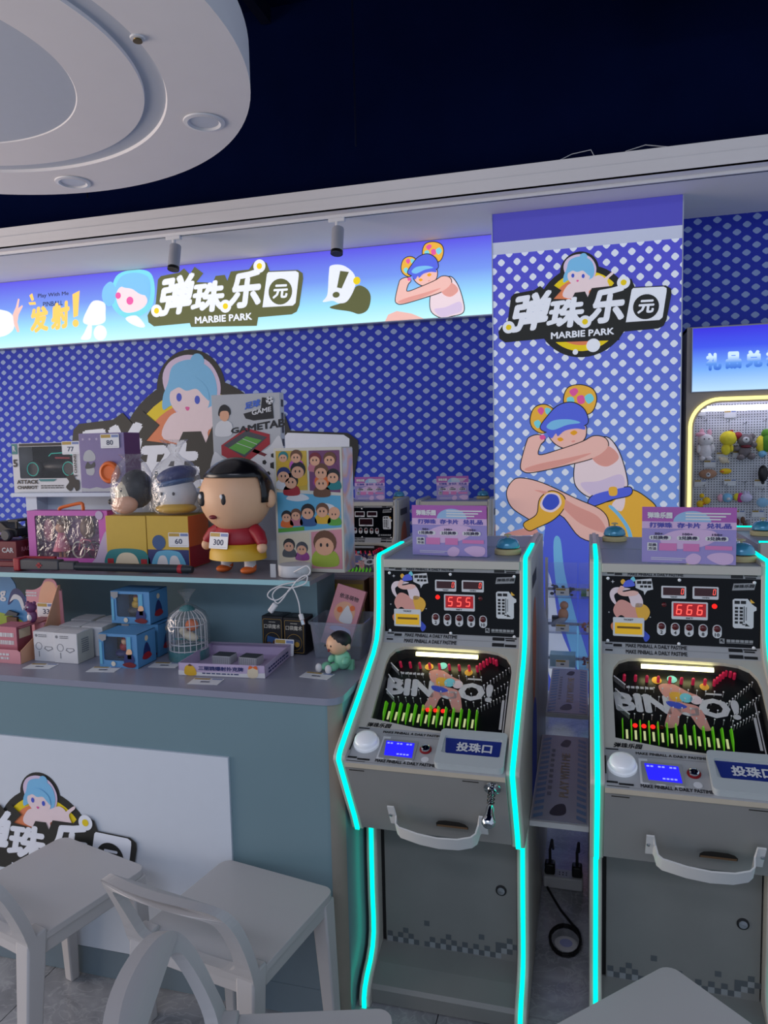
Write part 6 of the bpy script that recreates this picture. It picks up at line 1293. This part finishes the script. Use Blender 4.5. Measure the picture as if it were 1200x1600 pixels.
def pegboard():
    m = bpy.data.materials.new('pegboard'); t = NT(m); b = t.n('BsdfPrincipled'); t.l(b.outputs[0], t.out.inputs[0]); co_ = t.n('TexCoord'); s = t.n('SeparateXYZ'); t.l(co_.outputs['Object'], s.inputs[0])
    u = t.m('SUBTRACT', t.m('FRACT', t.m('DIVIDE', s.outputs[0], .0158)), .5); v = t.m('SUBTRACT', t.m('FRACT', t.m('DIVIDE', s.outputs[2], .0158)), .5)
    d = t.m('LESS_THAN', t.m('ADD', t.m('MULTIPLY', u, u), t.m('MULTIPLY', v, v)), .055); t.l(t.mix(d, lin((206, 208, 214)), lin((70, 74, 84))), b.inputs['Base Color']); b.inputs['Roughness'].default_value = .5; MATS['pegboard'] = m
pegboard()
MB().box(.595, 1.6, 4.94, 4.95, .02, 2.2).build('peg_panel', 'pegboard', pc)
mat('hook_steel', (120, 124, 130), .3, .8)
film('pouch_film', gloss=.4, rough=.12, haze=.1)
fur = {}
for n, c in dict(white=(226, 222, 224), pink=(236, 180, 196), yellow=(240, 222, 60), grey=(120, 112, 114), green=(92, 150, 50), duck=(244, 200, 40), blue=(130, 190, 226), tan=(170, 130, 104), magenta=(210, 60, 140), lilac=(200, 196, 224)).items(): mat('fur_' + n, c, .9, var=.15, scale=60, bump=.3)
def plush(name, lab, at_, parts, hook=True, group='toys on the pegboard'):
    t = thing(name, lab, 'plush toy', (at_[0], 4.89, at_[1]), 0, group)
    for nm, mm, c, r in parts: blob(nm, t, mm, (c[0], c[1], c[2]), r, n=14)
    if hook:
        zt = max(c[2] + r[2] for _, _, c, r in parts)
        MB().tube([(.0, .05, zt + .05), (.0, -.035, zt + .05), (.0, -.045, zt + .062)], .0022, 5).build('peg_hook', 'hook_steel', t); MB().tube([(.0, -.012, zt + .05), (.004, -.01, zt + .025), (0, -.005, zt - .005)], .0012, 5).build('hang_loop', 'hook_steel', t)
    return t
H = [(0.7054, 1.5721), (0.8327, 1.5809), (0.9267, 1.5613), (1.0351, 1.5646), (0.6997, 1.2227), (0.8251, 1.2402), (0.9302, 1.2398), (1.0310, 1.3852), (0.7218, 1.3919), (0.8049, 1.4703), (0.8223, 1.4024), (1.0265, 1.2220), (0.9223, 1.0924)]
s = .00062 * 1.1
plush('plush_rabbit', 'white plush rabbit with a pink bow on the pegboard, leftmost of the top row', H[0], [('torso', 'fur_white', (0, 0, -.045), (.04, .03, .05)), ('head', 'fur_white', (-.002, -.005, .025), (.045, .035, .038)), ('ear', 'fur_pink', (-.022, 0, .07), (.014, .01, .024)), ('ear', 'fur_pink', (.022, 0, .068), (.014, .01, .022)), ('bow', 'fur_pink', (-.03, -.01, .058), (.03, .02, .014)), ('arm', 'fur_white', (-.04, -.01, -.03), (.014, .014, .026)), ('arm', 'fur_white', (.04, -.01, -.03), (.014, .014, .026)), ('foot', 'fur_white', (-.02, -.015, -.088), (.018, .018, .014)), ('foot', 'fur_white', (.02, -.015, -.088), (.018, .018, .014)), ('eye', 'ink_black', (-.012, -.038, .03), (.004, .003, .004)), ('eye', 'ink_black', (.014, -.038, .03), (.004, .003, .004))])
plush('plush_chick', 'yellow plush chick with a red comb on the pegboard', H[1], [('torso', 'fur_yellow', (-.01, 0, -.045), (.028, .025, .035)), ('head', 'fur_yellow', (.002, -.002, .022), (.05, .04, .045)), ('comb', 'g_red', (.018, 0, .066), (.012, .008, .008)), ('wing', 'fur_yellow', (.02, -.01, -.04), (.01, .012, .022))])
plush('plush_bear', 'grey plush bear with a red cap and brown scarf on the pegboard', H[2], [('torso', 'fur_grey', (0, 0, -.04), (.036, .028, .04)), ('head', 'fur_grey', (0, -.004, .028), (.045, .036, .038)), ('ear', 'fur_grey', (.04, 0, .05), (.02, .012, .018)), ('cap', 'g_red', (-.04, -.005, .055), (.026, .022, .024)), ('muzzle', 'g_white', (.0, -.034, .03), (.02, .012, .018)), ('nose', 'ink_black', (.0, -.045, .034), (.006, .004, .004)), ('arm', 'fur_grey', (-.045, -.005, -.02), (.022, .016, .016)), ('arm', 'fur_grey', (.05, -.005, .0), (.024, .016, .016)), ('scarf', 'g_maroon', (.005, -.01, -.01), (.03, .03, .012)), ('foot', 'fur_grey', (-.025, -.02, -.075), (.022, .024, .018)), ('foot', 'fur_grey', (.035, -.02, -.07), (.022, .024, .022))])
plush('plush_parrot', 'green and yellow plush toy at the right edge of the pegboard', H[3], [('torso', 'fur_yellow', (-.02, 0, .0), (.03, .028, .05)), ('coat', 'fur_green', (.015, -.01, .005), (.035, .03, .055)), ('head', 'fur_green', (.01, 0, .06), (.03, .028, .03)), ('foot', 'fur_blue', (-.012, -.01, -.06), (.024, .02, .022))])
plush('duck_keyrings', 'bunch of small yellow duck key rings at the lower left of the pegboard', H[4], [('duck', 'fur_duck', (-.02, -.01, -.02), (.022, .018, .022)), ('duck', 'fur_duck', (.015, -.012, .0), (.024, .018, .022)), ('duck', 'fur_duck', (-.01, 0, .03), (.014, .012, .014)), ('bill', 'g_orange', (.0, -.03, -.02), (.008, .006, .004))])
plush('blue_plush_charm', 'pale blue and pink plush charms hanging on the pegboard', H[5], [('blue_charm', 'fur_blue', (.008, -.008, 0), (.03, .022, .028)), ('pink_charm', 'fur_pink', (-.028, 0, -.002), (.02, .016, .024)), ('muzzle', 'g_white', (.012, -.028, -.006), (.012, .006, .009))])
plush('bunny_face_charm', 'white bunny face charm with magenta and yellow ones on the pegboard', H[6], [('white_charm', 'fur_lilac', (.008, -.012, 0), (.036, .022, .027)), ('magenta_charm', 'fur_magenta', (-.022, 0, 0), (.022, .018, .03)), ('yellow_charm', 'fur_yellow', (-.04, .005, .004), (.02, .016, .024)), ('ear', 'fur_lilac', (0, -.008, .03), (.008, .008, .014)), ('ear', 'fur_lilac', (.02, -.008, .028), (.008, .008, .014))])
plush('black_pouch', 'black oval plush pouch on the pegboard above the blue pouch', H[7], [('pouch', 'black_plastic', (0, 0, 0), (.028, .016, .052)), ('pouch_tab', 'black_plastic', (0, 0, -.055), (.01, .006, .01))])
plush('tan_bear_mask', 'tan plush eye mask with bear face in a small bag', H[8], [('mask', 'fur_tan', (0, 0, -.005), (.052, .016, .03)), ('muzzle', 'g_white', (0, -.014, -.01), (.014, .008, .014)), ('nose', 'ink_black', (0, -.021, -.006), (.006, .004, .004))], False)
plush('star_badge', 'cream star shaped plush badge on a white card', H[9], [('badge', 'g_cream', (.005, -.006, 0), (.026, .01, .02)), ('arm', 'g_cream', (-.018, -.006, .014), (.008, .006, .008)), ('arm', 'g_cream', (.03, -.006, -.012), (.008, .006, .008))], False)
plush('yellow_badge', 'small yellow plush badge in a clear pouch', H[10], [('badge', 'fur_duck', (0, 0, 0), (.034, .014, .018)), ('beak', 'g_orange', (-.02, -.01, -.002), (.01, .008, .006))], False)
t = plush('blue_pouch', 'bagged pale blue item at the lower right of the pegboard', H[11], [('item', 'fur_blue', (.005, 0, -.012), (.034, .012, .03))]); MB().box(-.045, .045, -.018, .014, -.055, .05).build('clear_pouch', 'pouch_film', t)
plush('small_charms', 'tangle of small dark red charms low on the pegboard', H[12], [('charm', 'g_maroon', (-.03, 0, 0), (.014, .012, .02)), ('charm', 'g_brown', (0, -.01, .01), (.014, .01, .022)), ('charm', 'g_grey', (.03, 0, -.006), (.016, .012, .02)), ('charm', 'g_redd', (.012, -.01, -.02), (.014, .01, .012))], False)
T_ = [(0.6724, 1.7666), (0.8468, 1.7502), (0.8072, 1.4966), (0.6843, 1.3270), (0.8544, 1.3297), (1.0243, 1.3271), (0.9064, 1.1367), (1.0150, 1.1370), (0.7373, 1.4478), (0.9011, 1.5036)]
for k, c in enumerate(T_):
    t = thing('peg_price_tag', 'small price tag on the pegboard, %s' % ('top left corner', 'top middle above the chick', 'beside the star badge', 'above the duck key rings', 'above the blue charms', 'right edge above the blue pouch', 'lowest row nearest the violet sign', 'lowest row at the right edge', 'between the tan mask and the star badge', 'under the grey bear')[k], 'price tag', (c[0], 4.925, c[1]), 0, 'price tags on the pegboard')
    price_tag(t, yplane(0), -.034, -.022, .068, .044, '')
    MB().box(-.012, .012, .0, .016, .005, .012).build('tag_clip', 'link_white', t)

# ------------------------------------------------------------------ chairs
mat('chair_plastic', (188, 186, 186), .42, var=.02, scale=12)
def make_chair():
    t = thing('plastic_chair', 'x', 'chair')
    MB().prism(rrect(-.178, .178, -.178, .18, .03, 5), 'z', .432, .45).build('seat', 'chair_plastic', t, bevel=.005, seg=3)
    ap = MB()
    ap.box(-.172, .172, .15, .172, .395, .432).box(.15, .172, -.17, .15, .395, .432).box(-.172, -.15, -.17, .15, .395, .432).box(-.172, .172, -.172, -.15, .395, .432)
    ap.build('apron', 'chair_plastic', t, bevel=.003)
    for sx in (-1, 1):
        leg = MB(); a, b = sx * .13, sx * .176
        leg.add([(a, .13, .43), (b, .13, .43), (b, .178, .43), (a, .178, .43), (sx * .152, .158, 0), (sx * .184, .158, 0), (sx * .184, .188, 0), (sx * .152, .188, 0)], [(0, 1, 2, 3), (4, 7, 6, 5), (0, 4, 5, 1), (1, 5, 6, 2), (2, 6, 7, 3), (3, 7, 4, 0)]); leg.build('leg', 'chair_plastic', t, bevel=.005)
        leg = MB(); leg.add([(sx * .13, -.182, .46), (sx * .18, -.182, .46), (sx * .18, -.13, .46), (sx * .13, -.13, .46), (sx * .156, -.225, 0), (sx * .19, -.225, 0), (sx * .19, -.19, 0), (sx * .156, -.19, 0)], [(0, 1, 2, 3), (4, 7, 6, 5), (0, 4, 5, 1), (1, 5, 6, 2), (2, 6, 7, 3), (3, 7, 4, 0)]); leg.build('leg', 'chair_plastic', t, bevel=.005)
    # one bent back loop: flat plate with a slot, leaning back and bowed
    def FRB(u, v, h):
        lean = -.155 - .10 * max(0.0, v / .24) ** 1.3 - .03 * max(0, v / .24) * (1 - (u / .18) ** 2)
        return (u, lean - h, .43 + v)
    out = [(.18, 0.0), (.182, .08), (.182, .15), (.176, .19), (.16, .218), (.13, .232), (.08, .238), (0, .24), (-.08, .238), (-.13, .232), (-.16, .218), (-.176, .19), (-.182, .15), (-.182, .08), (-.18, 0.0), (-.09, 0), (0, 0), (.09, 0)]
    inn = [(.14, .045), (.148, .1), (.147, .165), (.132, .192), (.08, .202), (0, .205), (-.08, .202), (-.132, .192), (-.147, .165), (-.148, .1), (-.14, .045), (-.12, .03), (-.06, .026), (0, .025), (.06, .026), (.12, .03)]
    plate('backrest', t, FRB, 0, 'chair_plastic', spline(out + out[:1], 3)[:-1], spline(inn + inn[:1], 3)[:-1], .026)
    b = t.children[-1]; md = b.modifiers.new('bevel', 'BEVEL'); md.width = .008; md.segments = 3; md.limit_method = 'ANGLE'; md.angle_limit = math.radians(50)
    for p in b.data.polygons: p.use_smooth = True
    b.data.set_sharp_from_angle(angle=math.radians(60))
    return t
ch = make_chair()
for i, (x, y, r, lab) in enumerate(((-1.395, 1.563, -14.4, 'grey plastic chair pushed to the counter in front of the logo panel, leftmost'), (-.84, 1.573, -10.4, 'grey plastic chair pushed to the counter beside the lit pinball cabinet'),
                                    (-.505, 1.135, -73, 'grey plastic chair seen from the side at the bottom edge, nearest the viewer'), (.178, 1.375, 45, 'grey plastic stool corner in front of the rightmost pinball cabinet'))):
    o = ch if i == 0 else copy_tree(ch)
    if i == 3:
        for c in list(o.children):
            if c.name.startswith('backrest'): bpy.data.objects.remove(c)
        o.name = 'plastic_stool'; o['category'] = 'stool'
    o.location = (x, y, 0); o.rotation_euler = (0, 0, math.radians(r)); o['label'] = lab; o['group'] = 'grey plastic chairs'
